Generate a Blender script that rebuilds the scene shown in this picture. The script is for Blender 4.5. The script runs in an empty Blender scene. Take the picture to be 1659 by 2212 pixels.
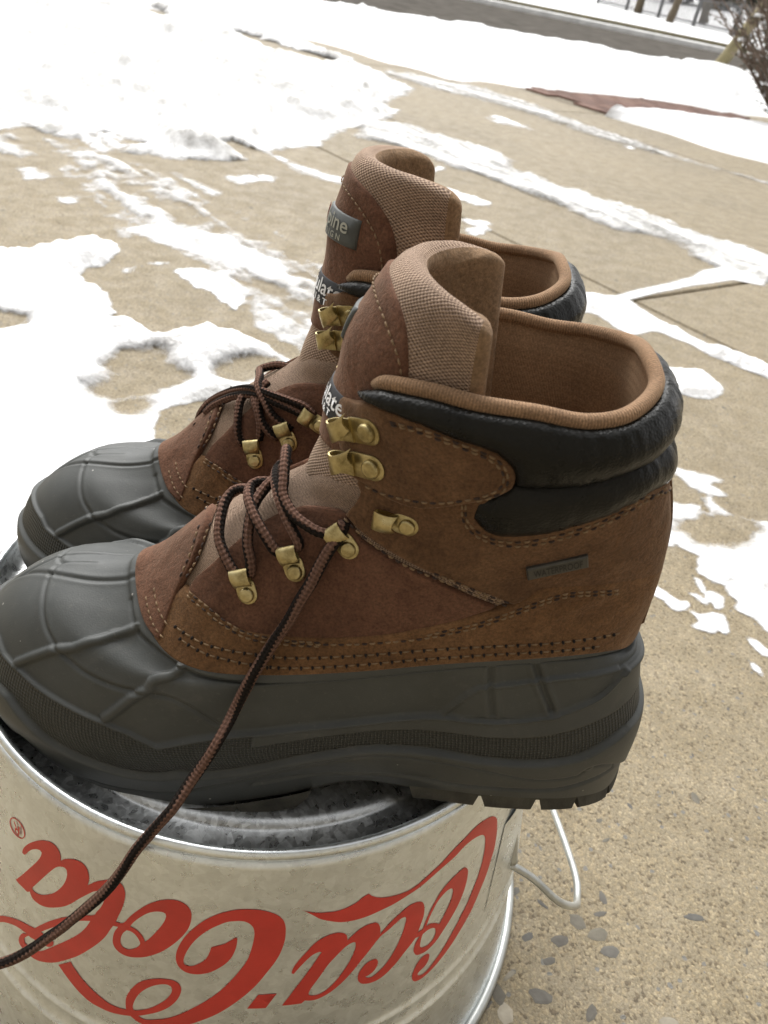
import bpy, math, random
import numpy as np
from mathutils import Vector, Matrix, geometry
random.seed(7); rng = np.random.default_rng(7)
SC = bpy.context.scene
COL = SC.collection
PI = math.pi

# ------------------------------------------------------------------ camera, sky, sun, exposure
H_CAM = 0.5279
PITCH, ROLL = math.radians(35.3), math.radians(11.0)
cam = bpy.data.cameras.new('camera'); cam_o = bpy.data.objects.new('camera', cam); COL.objects.link(cam_o)
cam.sensor_fit = 'VERTICAL'; cam.sensor_height = 36.0; cam.sensor_width = 27.0
cam.lens = 1661.0/2212.0*36.0
cam.clip_start = 0.02; cam.clip_end = 2000
cr_, sr_ = math.cos(ROLL), math.sin(ROLL); cp_, sp_ = math.cos(PITCH), math.sin(PITCH)
c_right = Vector((cr_, sr_*sp_, sr_*cp_)); c_up = Vector((-sr_, cr_*sp_, cr_*cp_)); c_fw = Vector((0, cp_, -sp_))
cm = Matrix((c_right, c_up, -c_fw)).transposed().to_4x4(); cm.translation = (0, 0, H_CAM)
cam_o.matrix_world = cm
cam.dof.use_dof = True; cam.dof.focus_distance = 0.33; cam.dof.aperture_fstop = 20.0
SC.camera = cam_o

SUN_EL, SUN_AZ = math.radians(52), math.radians(-18)          # azimuth measured from +Y (away from the camera)
world = bpy.data.worlds.new('World'); SC.world = world; world.use_nodes = True
nt = world.node_tree; nt.nodes.clear()
sky = nt.nodes.new('ShaderNodeTexSky'); sky.sky_type = 'NISHITA'; sky.sun_disc = False
sky.sun_elevation = SUN_EL; sky.sun_rotation = SUN_AZ; sky.altitude = 0; sky.air_density = 1.0; sky.dust_density = 4.0; sky.ozone_density = 1.0
hs = nt.nodes.new('ShaderNodeHueSaturation'); hs.inputs['Saturation'].default_value = 0.03
bg = nt.nodes.new('ShaderNodeBackground'); bg.inputs['Strength'].default_value = 0.15
wo = nt.nodes.new('ShaderNodeOutputWorld')
nt.links.new(sky.outputs[0], hs.inputs['Color']); nt.links.new(hs.outputs[0], bg.inputs[0]); nt.links.new(bg.outputs[0], wo.inputs[0])
sun = bpy.data.lights.new('sun', 'SUN'); sun.energy = 1.5; sun.angle = math.radians(50); sun.color = (1.0, 0.985, 0.945)
sun_o = bpy.data.objects.new('sun', sun); COL.objects.link(sun_o)
sd = Vector((math.sin(SUN_AZ)*math.cos(SUN_EL), math.cos(SUN_AZ)*math.cos(SUN_EL), math.sin(SUN_EL)))
sun_o.rotation_euler = sd.to_track_quat('Z', 'Y').to_euler()
vs = SC.view_settings; vs.view_transform = 'Standard'; vs.look = 'None'; vs.exposure = 0.86; vs.gamma = 1.0; vs.use_curve_mapping = False

# ------------------------------------------------------------------ traced measurements (metres / millimetres on the things themselves)
D = {}
D['wing']=[(0.8575,7.4325),(0.7333,7.755),(0.6443,7.7275),(0.5782,7.68),(0.5082,7.6425),(0.4643,7.605),(0.4336,7.52),(0.4131,7.3875),(0.4057,7.265),(0.4074,7.13),(0.4279,6.97),(0.4579,6.8375),(0.5072,6.635),(0.5459,6.505),(0.5931,6.4625),(0.6612,6.4825),(0.7079,6.4575),(0.7418,6.5075),(0.7852,6.7025),(0.8325,6.9175),(0.8641,7.145)]
D['fold']=[(0.4015,7.1575),(0.3703,7.1375),(0.2962,7.2075),(0.2123,7.34),(0.0128,6.95)]
D['wing_top']=[(0.8575,7.4325),(0.7333,7.755),(0.6443,7.7275),(0.5782,7.68),(0.5082,7.6425),(0.4643,7.605),(0.4336,7.52),(0.4131,7.3875),(0.4057,7.265)]
D['clow']=[(0.0687,6.8375),(0.1498,6.93),(0.2036,6.845),(0.2798,6.59),(0.3446,6.42),(0.39,6.3825),(0.4188,6.4375),(0.4441,6.565),(0.4528,6.7475),(0.4312,6.9525)]
D['edge2']=[(0.8558,4.5375),(0.8294,4.565),(0.779,4.585),(0.7152,4.545),(0.6667,4.52),(0.6115,4.535),(0.5754,4.555),(0.5251,4.585),(0.4467,4.6775),(0.3884,4.86),(0.3505,5.07),(0.3198,5.285),(0.3074,5.475),(0.28,5.56),(0.1931,5.5125),(0.0008,4.7025)]
D['qseam']=[(0.7012,6.375),(0.6748,6.3),(0.67,6.13),(0.6726,5.945),(0.6226,5.8725),(0.58,5.82),(0.5033,5.725),(0.4248,5.5775),(0.359,5.3825),(0.3292,5.2425)]
D['gap']=[(0.8349,4.6825),(0.8077,4.8975),(0.801,5.1175),(0.8113,5.3675),(0.8097,5.585),(0.7848,5.7775),(0.7269,5.91),(0.6746,5.955)]
D['vampedge']=[(0.811,4.0125),(0.8412,4.245),(0.8628,4.475),(0.8659,4.71),(0.8957,4.87),(0.9499,4.9675)]
D['label']=[(0.3379,5.885),(0.2577,6.07),(0.2518,5.9125),(0.3279,5.68)]
D['stitch']=[[(0.6564,7.57),(0.6154,7.59),(0.5741,7.5925),(0.5046,7.56),(0.4605,7.495),(0.4374,7.4),(0.4257,7.2725),(0.4267,7.12),(0.4415,7.005),(0.4608,6.905),(0.5115,6.7175),(0.5608,6.6025),(0.5993,6.5425),(0.6331,6.495),(0.6685,6.48)],[(0.66,7.6075),(0.6169,7.63),(0.5712,7.645),(0.5041,7.605),(0.46,7.5425),(0.4328,7.44),(0.4198,7.28),(0.4195,7.0975),(0.4359,6.97),(0.4574,6.8775)],[(0.4733,6.735),(0.4636,6.535),(0.4428,6.375),(0.4095,6.26),(0.3692,6.2125),(0.3236,6.2875),(0.2588,6.505),(0.2015,6.73),(0.1605,6.805),(0.1059,6.82)],[(0.4679,6.7475),(0.4579,6.5475),(0.4392,6.42),(0.4088,6.3175),(0.3721,6.2775),(0.3259,6.36),(0.2605,6.57),(0.2026,6.785),(0.161,6.8575),(0.0102,6.4775)],[(0.6682,5.9225),(0.5774,5.8025),(0.4982,5.6825),(0.4487,5.6075),(0.4108,5.52),(0.3695,5.3775),(0.3312,5.215)],[(0.4543,5.67),(0.4115,5.575),(0.3692,5.425),(0.3302,5.2675)],[(0.7384,4.5175),(0.6785,4.4975),(0.6298,4.5),(0.59,4.485),(0.539,4.485),(0.4762,4.515),(0.4164,4.565),(0.3662,4.74),(0.3348,4.95),(0.3043,5.17),(0.2748,5.335),(0.2467,5.3775),(0.1843,5.3175)],[(0.4164,4.61),(0.3662,4.815),(0.3357,5.025),(0.3062,5.2375),(0.2767,5.39),(0.2488,5.44),(0.1862,5.3825)],[(0.8282,4.5575),(0.7621,4.5775),(0.6982,4.5325),(0.6523,4.495),(0.5993,4.4975),(0.5474,4.5075)],[(0.8295,4.5225),(0.7626,4.54),(0.6988,4.4925),(0.6528,4.45),(0.5967,4.4475),(0.5462,4.4575)],[(0.932,5.0475),(0.8682,4.885),(0.8512,4.7725),(0.8516,4.6075)],[(0.9632,4.9075),(0.9072,4.81),(0.8836,4.7),(0.871,4.5475)]]
D['holes']=[[(0.8148,4.2475),(0.7738,4.28),(0.7279,4.285),(0.688,4.295),(0.6492,4.2975),(0.5985,4.2925),(0.6357,4.2825),(0.5648,4.2825),(0.5043,4.3125),(0.4454,4.3275),(0.3898,4.3375),(0.3388,4.3525),(0.2818,4.3525),(0.2285,4.4075),(0.1646,4.455)],[(0.7877,4.2025),(0.7482,4.2075),(0.709,4.1975),(0.6746,4.195),(0.6398,4.1675),(0.5905,4.135),(0.6259,4.135),(0.5588,4.1225),(0.501,4.1375),(0.4446,4.15),(0.3905,4.145),(0.3405,4.1575),(0.2841,4.145),(0.2072,4.175)]]
D['vstitch']=[[(0.9102,4.075),(0.8528,4.06),(0.8092,4.0875)],[(0.9169,4.2025),(0.8749,4.185),(0.8233,4.2075)]]
D['hw']=[('ring',0.6902,4.8175,0.7285,4.9675),('ring',0.6449,5.2175,0.699,5.3875),('ring',0.6041,5.6475,0.6798,5.7975),('low',0.5438,6.17,0.6048,6.145),('hook',0.7041,7.27,0.8885,6.91),('hook',0.6654,6.7825,0.7898,6.585)]
D['rub']={'ribA':[(0.8346,1.995),(0.8131,2.33),(0.7946,2.645),(0.7788,2.95),(0.7963,3.2875),(0.8321,3.59),(0.8547,3.815)],'ribB':[(0.7021,1.85),(0.6872,2.1575),(0.6695,2.5725),(0.6608,2.8575),(0.6826,3.44),(0.7251,3.8825)],'arc1':[(0.97,3.065),(0.9379,3.0225),(0.8998,2.9575),(0.8682,2.88),(0.8362,2.795),(0.8098,2.7325),(0.7874,2.665),(0.7679,2.6525),(0.7472,2.615),(0.7218,2.6025),(0.6941,2.605),(0.6562,2.65),(0.6331,2.6375),(0.6105,2.39),(0.5882,1.985)],'line1':[(1.005,2.2675),(1.005,2.4975),(0.9869,2.815),(0.9672,3.0525),(0.9562,3.27),(0.9521,3.4575),(0.9531,3.6125),(0.9562,3.8),(0.9567,4.03)],'arc2':[(0.97,3.065),(0.9931,3.1175),(1.005,3.2075),(1.005,3.36),(1.005,3.4925)],'welt':[(0.9146,3.865),(0.8915,3.845),(0.8677,3.8375),(0.8382,3.84),(0.8062,3.8925),(0.7644,3.915),(0.721,3.8875),(0.6698,3.805),(0.623,3.71),(0.5885,3.6275),(0.5312,3.555),(0.4712,3.63),(0.411,3.7175),(0.351,3.77),(0.2833,3.7775),(0.2054,3.785),(0.1028,3.88)],'lip':[(0.6451,1.4125),(0.5893,1.7075),(0.5292,1.805),(0.459,1.925),(0.4177,2.025),(0.3838,2.06),(0.3505,1.9875),(0.3274,1.9725),(0.2743,2.0675),(0.2415,2.19),(0.1918,2.43),(0.1457,2.88)],'lip2':[(0.55,1.455),(0.4938,1.615),(0.4392,1.72),(0.4057,1.71),(0.3723,1.65),(0.339,1.5875),(0.289,1.5925),(0.249,1.6575),(0.2021,1.755),(0.1443,1.82)],'bandtop':[(0.8882,2.02),(0.8615,1.9425),(0.82,1.9475),(0.7836,1.8875),(0.7443,1.8325),(0.7057,1.7625),(0.6762,1.6475),(0.6538,1.47),(0.6451,1.4125)],'bandbot':[(0.8298,1.455),(0.7979,1.21),(0.7741,1.005),(0.7441,0.845),(0.7041,0.7225),(0.6687,0.7275),(0.6451,0.805),(0.6179,0.78),(0.5585,0.92),(0.4923,1.195),(0.4488,1.3175),(0.4164,1.28),(0.3828,1.195),(0.3492,1.095),(0.3138,1.0625),(0.2723,1.025),(0.2341,1.05),(0.1954,1.1725),(0.1498,1.2775)],'r3':[(0.9518,0.01),(0.8354,0.715),(0.8134,0.51),(0.7844,0.3525),(0.7377,0.31),(0.6833,0.34),(0.6279,0.48),(0.5754,0.6325),(0.4954,0.9625),(0.449,1.1225),(0.4164,1.05),(0.3821,0.9225),(0.3352,0.7975),(0.2774,0.5725),(0.2292,0.58),(0.1931,0.715),(0.038,0.0325)],'r4':[(0.5944,0.3975),(0.5321,0.46),(0.4769,0.415),(0.419,0.38),(0.3636,0.2225),(0.3121,0.235),(0.2516,0.2275),(0.2,0.3525),(0.148,0.465)],'heelarc':[(0.3777,2.1225),(0.3667,2.495),(0.3543,2.8675),(0.3415,3.02),(0.3177,3.065),(0.2759,3.1325),(0.211,3.0775),(0.1615,2.98)],'hv1':[(0.3448,3.635),(0.339,3.1425),(0.3357,2.5625),(0.3338,2.105)],'hv2':[(0.2977,3.6625),(0.2872,3.2025),(0.2772,2.6325),(0.2695,2.1525)],'hl':[(0.3105,2.01),(0.2679,2.085),(0.23,2.2175),(0.1918,2.4675),(0.161,2.7225)]}
D['lug']=[0.9062,0.8805,0.8472,0.8326,0.7748,0.7621,0.71,0.6984,0.6512,0.64,0.5652,0.4043,0.3346,0.3221,0.2664,0.2515,0.2082,0.1952,0.139]
D['lace']={'a':[(0.7293,4.925,2.0),(0.7464,4.9475,3.0),(0.7864,5.02,4.0),(0.8279,5.08,5.0),(0.8742,5.16,6.0),(0.94,5.25,7.0),(0.9782,5.3275,7.0),(0.975,5.415,6.0),(0.9489,5.4725,5.0)],'b':[(0.7077,4.9875,2.0),(0.7274,5.115,4.0),(0.7602,5.215,5.0),(0.7992,5.335,6.0),(0.8472,5.4625,7.0),(0.8905,5.5775,7.0),(0.9178,5.6825,7.0),(0.9228,5.7725,5.0)],'c':[(0.6938,5.3225,2.0),(0.7056,5.3075,4.0),(0.7454,5.3725,6.0),(0.8002,5.43,8.0),(0.8685,5.465,9.0),(0.9343,5.4975,8.0),(0.9562,5.56,7.0),(0.9515,5.64,5.0)],'d':[(0.6833,5.4225,2.0),(0.6862,5.4825,4.0),(0.7136,5.5425,5.0),(0.7543,5.605,6.0),(0.8174,5.6775,7.0),(0.9118,5.7225,7.0),(1.005,5.7475,6.0),(1.005,5.815,6.0),(1.005,5.885,6.0)],'e':[(1.005,5.885,8.0),(1.005,5.95,9.0),(1.005,5.9725,10.0),(0.9353,5.94,10.0),(0.8664,5.825,9.0),(0.8213,5.7375,8.0),(0.7546,5.6825,7.0),(0.7059,5.68,6.0),(0.6741,5.6875,5.0),(0.6562,5.7125,3.0)]}
D['lacef']={'a':[(-0.9672,4.575,2.25),(-1.06,4.425,3.0),(-1.0175,4.65,4.5),(-1.0252,4.825,5.25),(-0.9517,5.15,6.0),(-0.8705,5.375,7.5),(-0.7777,5.5,7.5),(-0.712,5.575,6.0),(-0.6733,5.6,4.5),(-0.6347,5.55,2.25)],'b':[(-0.9711,4.75,3.75),(-0.9633,4.9,4.5),(-0.9131,5.175,5.25),(-0.8319,5.375,6.0),(-0.7545,5.45,6.0),(-0.6888,5.5,5.25),(-0.6385,5.5,3.0)],'c':[(-0.7275,4.875,1.5),(-0.7507,4.925,3.0),(-0.7855,5.05,4.5),(-0.8435,5.2,5.25),(-0.8744,5.275,5.25),(-0.9092,5.35,4.5)],'d':[(-0.6965,5.0,1.5),(-0.7197,5.15,3.75),(-0.7661,5.275,5.25),(-0.8241,5.35,5.25),(-0.8744,5.45,4.5)],'e':[(-0.6617,5.125,1.5),(-0.6811,5.125,3.0),(-0.7275,5.2,4.5),(-0.7855,5.325,5.25),(-0.8435,5.45,5.25),(-0.8783,5.55,4.5)],'f':[(-0.6501,5.275,1.5),(-0.6772,5.3,3.0),(-0.7197,5.325,5.25),(-0.7739,5.4,6.75),(-0.8435,5.45,8.25),(-0.9285,5.5,6.75),(-1.0407,5.45,5.25),(-1.06,5.5,4.5),(-1.06,5.625,2.25),(-1.06,5.725,-3.0)],'g':[(-0.7893,5.525,6.75),(-0.886,5.575,6.0),(-0.9827,5.575,5.25),(-1.0561,5.6,4.5),(-1.06,5.675,0.75),(-1.06,5.75,-3.0)]}
D['let']={'a2':[[[-2095,1832],[-2093,1856],[-2085,1887],[-2070,1927],[-2048,1972],[-2024,2012],[-2000,2041],[-1979,2054],[-1963,2051],[-1951,2034],[-1945,2007],[-1944,1983],[-1935,2003],[-1918,2027],[-1900,2044],[-1881,2053],[-1865,2048],[-1854,2029],[-1848,1997],[-1847,1967],[-1850,1935],[-1834,1967],[-1819,1993],[-1801,2016],[-1796,1983],[-1799,1955],[-1828,1920],[-1854,1867],[-1877,1815],[-1900,1758],[-1925,1707],[-1959,1654],[-1981,1625],[-2005,1603],[-2025,1595],[-2040,1597],[-2050,1612],[-2054,1627],[-2066,1607],[-2084,1607],[-2104,1604],[-2118,1608],[-2097,1667],[-2072,1742],[-2048,1815],[-2029,1874],[-2018,1918],[-2015,1946],[-2022,1952],[-2036,1940],[-2054,1912],[-2068,1879],[-2078,1848],[-2086,1832]],[[-2044,1668],[-2024,1733],[-2002,1802],[-1980,1868],[-1961,1919],[-1946,1945],[-1931,1958],[-1922,1953],[-1919,1929],[-1922,1890],[-1931,1842],[-1947,1789],[-1966,1741],[-1989,1700],[-2012,1668],[-2032,1654],[-2042,1655]]],'l2':[[[-1800,2017],[-1783,2037],[-1765,2045],[-1750,2039],[-1741,2020],[-1736,1989],[-1737,1942],[-1743,1883],[-1752,1827],[-1759,1780],[-1771,1729],[-1785,1664],[-1806,1595],[-1835,1515],[-1865,1438],[-1897,1369],[-1926,1309],[-1952,1262],[-1979,1222],[-2002,1194],[-2022,1177],[-2043,1169],[-2067,1169],[-2084,1176],[-2091,1198],[-2087,1238],[-2076,1278],[-2060,1306],[-2038,1372],[-1998,1477],[-1965,1553],[-1931,1620],[-1898,1674],[-1862,1724],[-1825,1767],[-1817,1797],[-1806,1835],[-1798,1879],[-1796,1913],[-1798,1950]],[[-2052,1301],[-2018,1378],[-1972,1485],[-1938,1557],[-1905,1619],[-1869,1679],[-1834,1719],[-1839,1694],[-1848,1655],[-1866,1595],[-1889,1535],[-1917,1467],[-1946,1398],[-1977,1323],[-2004,1265],[-2039,1233],[-2063,1229],[-2067,1256]]],'ribbon':[[[-2313,887],[-2246,1066],[-2190,1198],[-2157,1260],[-2121,1314],[-2087,1353],[-2054,1381],[-2024,1405],[-1997,1416],[-1952,1417],[-1955,1384],[-1977,1346],[-2029,1318],[-2042,1310],[-2068,1305],[-2096,1289],[-2125,1259],[-2162,1204],[-2188,1151],[-2245,1018],[-2302,864]]],'o2':[[[-1736,1801],[-1718,1858],[-1696,1917],[-1670,1972],[-1644,2010],[-1618,2034],[-1594,2042],[-1574,2034],[-1560,2014],[-1552,1986],[-1550,1949],[-1553,1901],[-1561,1858],[-1576,1807],[-1594,1758],[-1616,1708],[-1638,1669],[-1665,1632],[-1689,1609],[-1713,1595],[-1735,1597],[-1752,1615],[-1761,1645],[-1762,1686],[-1758,1727],[-1749,1765],[-1767,1757],[-1759,1790]],[[-1715,1797],[-1704,1838],[-1684,1888],[-1665,1923],[-1645,1944],[-1628,1950],[-1620,1945],[-1618,1927],[-1622,1893],[-1631,1853],[-1646,1799],[-1659,1758],[-1669,1731],[-1678,1761],[-1691,1784],[-1704,1794]],[[-1724,1765],[-1712,1767],[-1699,1757],[-1688,1733],[-1683,1711],[-1686,1691],[-1694,1670],[-1708,1649],[-1720,1640],[-1733,1646],[-1739,1669],[-1739,1702],[-1734,1736]]],'c2':[[[-1654,1185],[-1620,1208],[-1587,1242],[-1555,1290],[-1523,1348],[-1492,1408],[-1461,1477],[-1432,1560],[-1409,1639],[-1392,1710],[-1384,1784],[-1380,1857],[-1381,1897],[-1386,1928],[-1397,1951],[-1412,1964],[-1431,1964],[-1454,1955],[-1475,1932],[-1500,1896],[-1524,1845],[-1542,1790],[-1556,1723],[-1561,1671],[-1558,1647],[-1550,1638],[-1537,1641],[-1521,1661],[-1505,1692],[-1497,1724],[-1490,1783],[-1470,1800],[-1455,1815],[-1439,1841],[-1429,1857],[-1424,1854],[-1424,1815],[-1427,1774],[-1435,1724],[-1449,1681],[-1468,1644],[-1489,1613],[-1515,1593],[-1538,1588],[-1558,1598],[-1573,1624],[-1581,1662],[-1582,1711],[-1576,1763],[-1563,1825],[-1545,1880],[-1524,1931],[-1500,1974],[-1472,2007],[-1441,2030],[-1409,2039],[-1373,2036],[-1343,2019],[-1323,1998],[-1308,1968],[-1300,1931],[-1297,1891],[-1297,1831],[-1304,1759],[-1316,1695],[-1336,1622],[-1359,1543],[-1386,1470],[-1416,1403],[-1447,1341],[-1478,1291],[-1510,1247],[-1535,1216],[-1568,1184],[-1601,1159],[-1629,1146],[-1653,1143],[-1675,1154],[-1695,1177],[-1700,1173],[-1725,1158],[-1755,1146],[-1785,1145],[-1816,1149],[-1849,1173],[-1879,1207],[-1906,1244],[-1930,1279],[-1889,1360],[-1870,1323],[-1844,1283],[-1815,1250],[-1783,1223],[-1756,1206],[-1730,1205],[-1708,1213],[-1711,1262],[-1710,1309],[-1702,1357],[-1689,1409],[-1670,1456],[-1646,1488],[-1619,1511],[-1592,1519],[-1575,1513],[-1564,1492],[-1560,1459],[-1564,1413],[-1574,1367],[-1592,1316],[-1618,1268],[-1648,1227],[-1672,1197]],[[-1687,1228],[-1690,1253],[-1687,1292],[-1678,1346],[-1662,1399],[-1641,1442],[-1618,1471],[-1601,1481],[-1589,1475],[-1585,1455],[-1587,1423],[-1598,1376],[-1614,1335],[-1633,1294],[-1656,1258],[-1677,1234]]],'hyphen':[[[-1379,1366],[-1353,1465],[-1303,1464],[-1329,1364]]],'a1':[[[-1268,1598],[-1267,1622],[-1261,1653],[-1249,1692],[-1232,1737],[-1212,1785],[-1186,1815],[-1163,1824],[-1143,1819],[-1128,1802],[-1121,1781],[-1118,1750],[-1101,1781],[-1082,1805],[-1062,1816],[-1040,1812],[-1029,1798],[-1020,1764],[-1017,1705],[-1028,1668],[-1046,1621],[-1069,1565],[-1091,1508],[-1117,1452],[-1143,1410],[-1166,1385],[-1189,1371],[-1208,1373],[-1222,1382],[-1231,1364],[-1258,1366],[-1285,1370],[-1271,1419],[-1255,1479],[-1238,1537],[-1222,1594],[-1207,1650],[-1196,1692],[-1190,1713],[-1197,1718],[-1212,1710],[-1226,1687],[-1243,1647],[-1257,1608],[-1262,1593]],[[-1214,1429],[-1207,1471],[-1188,1537],[-1168,1609],[-1147,1659],[-1125,1703],[-1110,1721],[-1098,1725],[-1092,1713],[-1091,1673],[-1097,1623],[-1110,1564],[-1127,1506],[-1145,1458],[-1163,1425],[-1182,1406],[-1200,1406],[-1211,1415]]],'c1':[[[-1020,1702],[-1005,1735],[-981,1775],[-955,1803],[-929,1823],[-905,1821],[-886,1805],[-875,1782],[-868,1739],[-867,1678],[-874,1625],[-881,1574],[-863,1577],[-854,1545],[-872,1533],[-888,1541],[-899,1516],[-925,1470],[-946,1427],[-972,1388],[-997,1364],[-1024,1361],[-1050,1377],[-1064,1402],[-1071,1434],[-1070,1475],[-1060,1511],[-1046,1535],[-1029,1539],[-1018,1531],[-1012,1506],[-1014,1472],[-1024,1446],[-1036,1432],[-1048,1428],[-1039,1412],[-1026,1406],[-1009,1420],[-989,1450],[-969,1501],[-954,1557],[-940,1633],[-933,1705],[-933,1740],[-938,1756],[-950,1758],[-966,1745],[-991,1717],[-1012,1698],[-1026,1671]]],'o1':[[[-861,1582],[-856,1622],[-844,1679],[-827,1738],[-804,1788],[-772,1816],[-744,1827],[-720,1828],[-706,1817],[-693,1785],[-688,1746],[-690,1676],[-700,1606],[-719,1541],[-745,1484],[-771,1437],[-791,1402],[-812,1378],[-838,1368],[-860,1377],[-876,1395],[-886,1430],[-888,1459],[-883,1501],[-872,1529],[-865,1553]],[[-850,1581],[-843,1626],[-833,1669],[-815,1722],[-790,1749],[-770,1750],[-757,1734],[-752,1702],[-756,1649],[-769,1595],[-783,1552],[-795,1521],[-814,1554],[-834,1578]],[[-860,1534],[-842,1541],[-823,1530],[-810,1506],[-806,1468],[-813,1429],[-830,1412],[-849,1417],[-863,1439],[-865,1477],[-863,1512]]],'c0':[[[-1261,2021],[-1245,2005],[-1218,1987],[-1191,1978],[-1159,1972],[-1132,1978],[-1105,1995],[-1086,2019],[-1070,2028],[-1056,2002],[-1028,1971],[-992,1951],[-955,1940],[-922,1940],[-890,1957],[-856,1982],[-821,2003],[-780,2038],[-735,2058],[-692,2074],[-651,2067],[-611,2041],[-580,2005],[-557,1956],[-545,1897],[-537,1800],[-538,1706],[-551,1629],[-570,1541],[-595,1473],[-630,1378],[-673,1305],[-719,1237],[-764,1187],[-802,1157],[-834,1146],[-855,1153],[-869,1170],[-878,1203],[-879,1244],[-872,1290],[-859,1326],[-841,1340],[-825,1329],[-819,1305],[-821,1268],[-832,1241],[-850,1229],[-858,1218],[-856,1200],[-842,1181],[-820,1182],[-795,1215],[-769,1253],[-738,1315],[-701,1400],[-668,1478],[-641,1566],[-621,1651],[-609,1748],[-609,1832],[-616,1899],[-630,1943],[-655,1975],[-691,1996],[-729,1998],[-769,1977],[-813,1964],[-858,1942],[-902,1918],[-944,1905],[-984,1892],[-1023,1885],[-1065,1877],[-1106,1879],[-1143,1890],[-1176,1915],[-1204,1941],[-1225,1972],[-1245,2001]]],'reg':[[[-2094,1928],[-2100,1916],[-2108,1906],[-2117,1900],[-2127,1896],[-2137,1896],[-2145,1900],[-2153,1907],[-2158,1917],[-2161,1930],[-2161,1944],[-2159,1959],[-2154,1974],[-2147,1987],[-2138,1997],[-2129,2004],[-2119,2007],[-2110,2007],[-2101,2002],[-2095,1994],[-2090,1983],[-2087,1970],[-2087,1955],[-2089,1941]],[[-2096,1930],[-2101,1920],[-2108,1912],[-2116,1907],[-2125,1905],[-2133,1906],[-2141,1909],[-2148,1916],[-2153,1924],[-2156,1935],[-2157,1947],[-2155,1960],[-2151,1972],[-2145,1983],[-2138,1991],[-2130,1997],[-2121,1999],[-2113,1998],[-2105,1993],[-2099,1986],[-2094,1976],[-2092,1965],[-2091,1953],[-2093,1941]]],'regR':[[[-2137,1978],[-2131,1989],[-2122,1967],[-2113,1984],[-2108,1990],[-2101,1971],[-2105,1951],[-2110,1922],[-2116,1919],[-2137,1929],[-2130,1939],[-2114,1934],[-2107,1960],[-2112,1976],[-2125,1950]],[[-2126,1946],[-2114,1969],[-2110,1956],[-2114,1940]]]}
D['near']=[[0.13938,0.25194,0.24573],[-0.98351,-0.08118,-0.16159],[0.08068,-0.99669,0.00967],[-0.16185,-0.00352,0.98681]]
D['far']=[[0.1175,0.34335,0.24405],[-0.98548,-0.06079,-0.15855],[0.06103,-0.99813,0.00338],[-0.15845,-0.00634,0.98735]]
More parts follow.
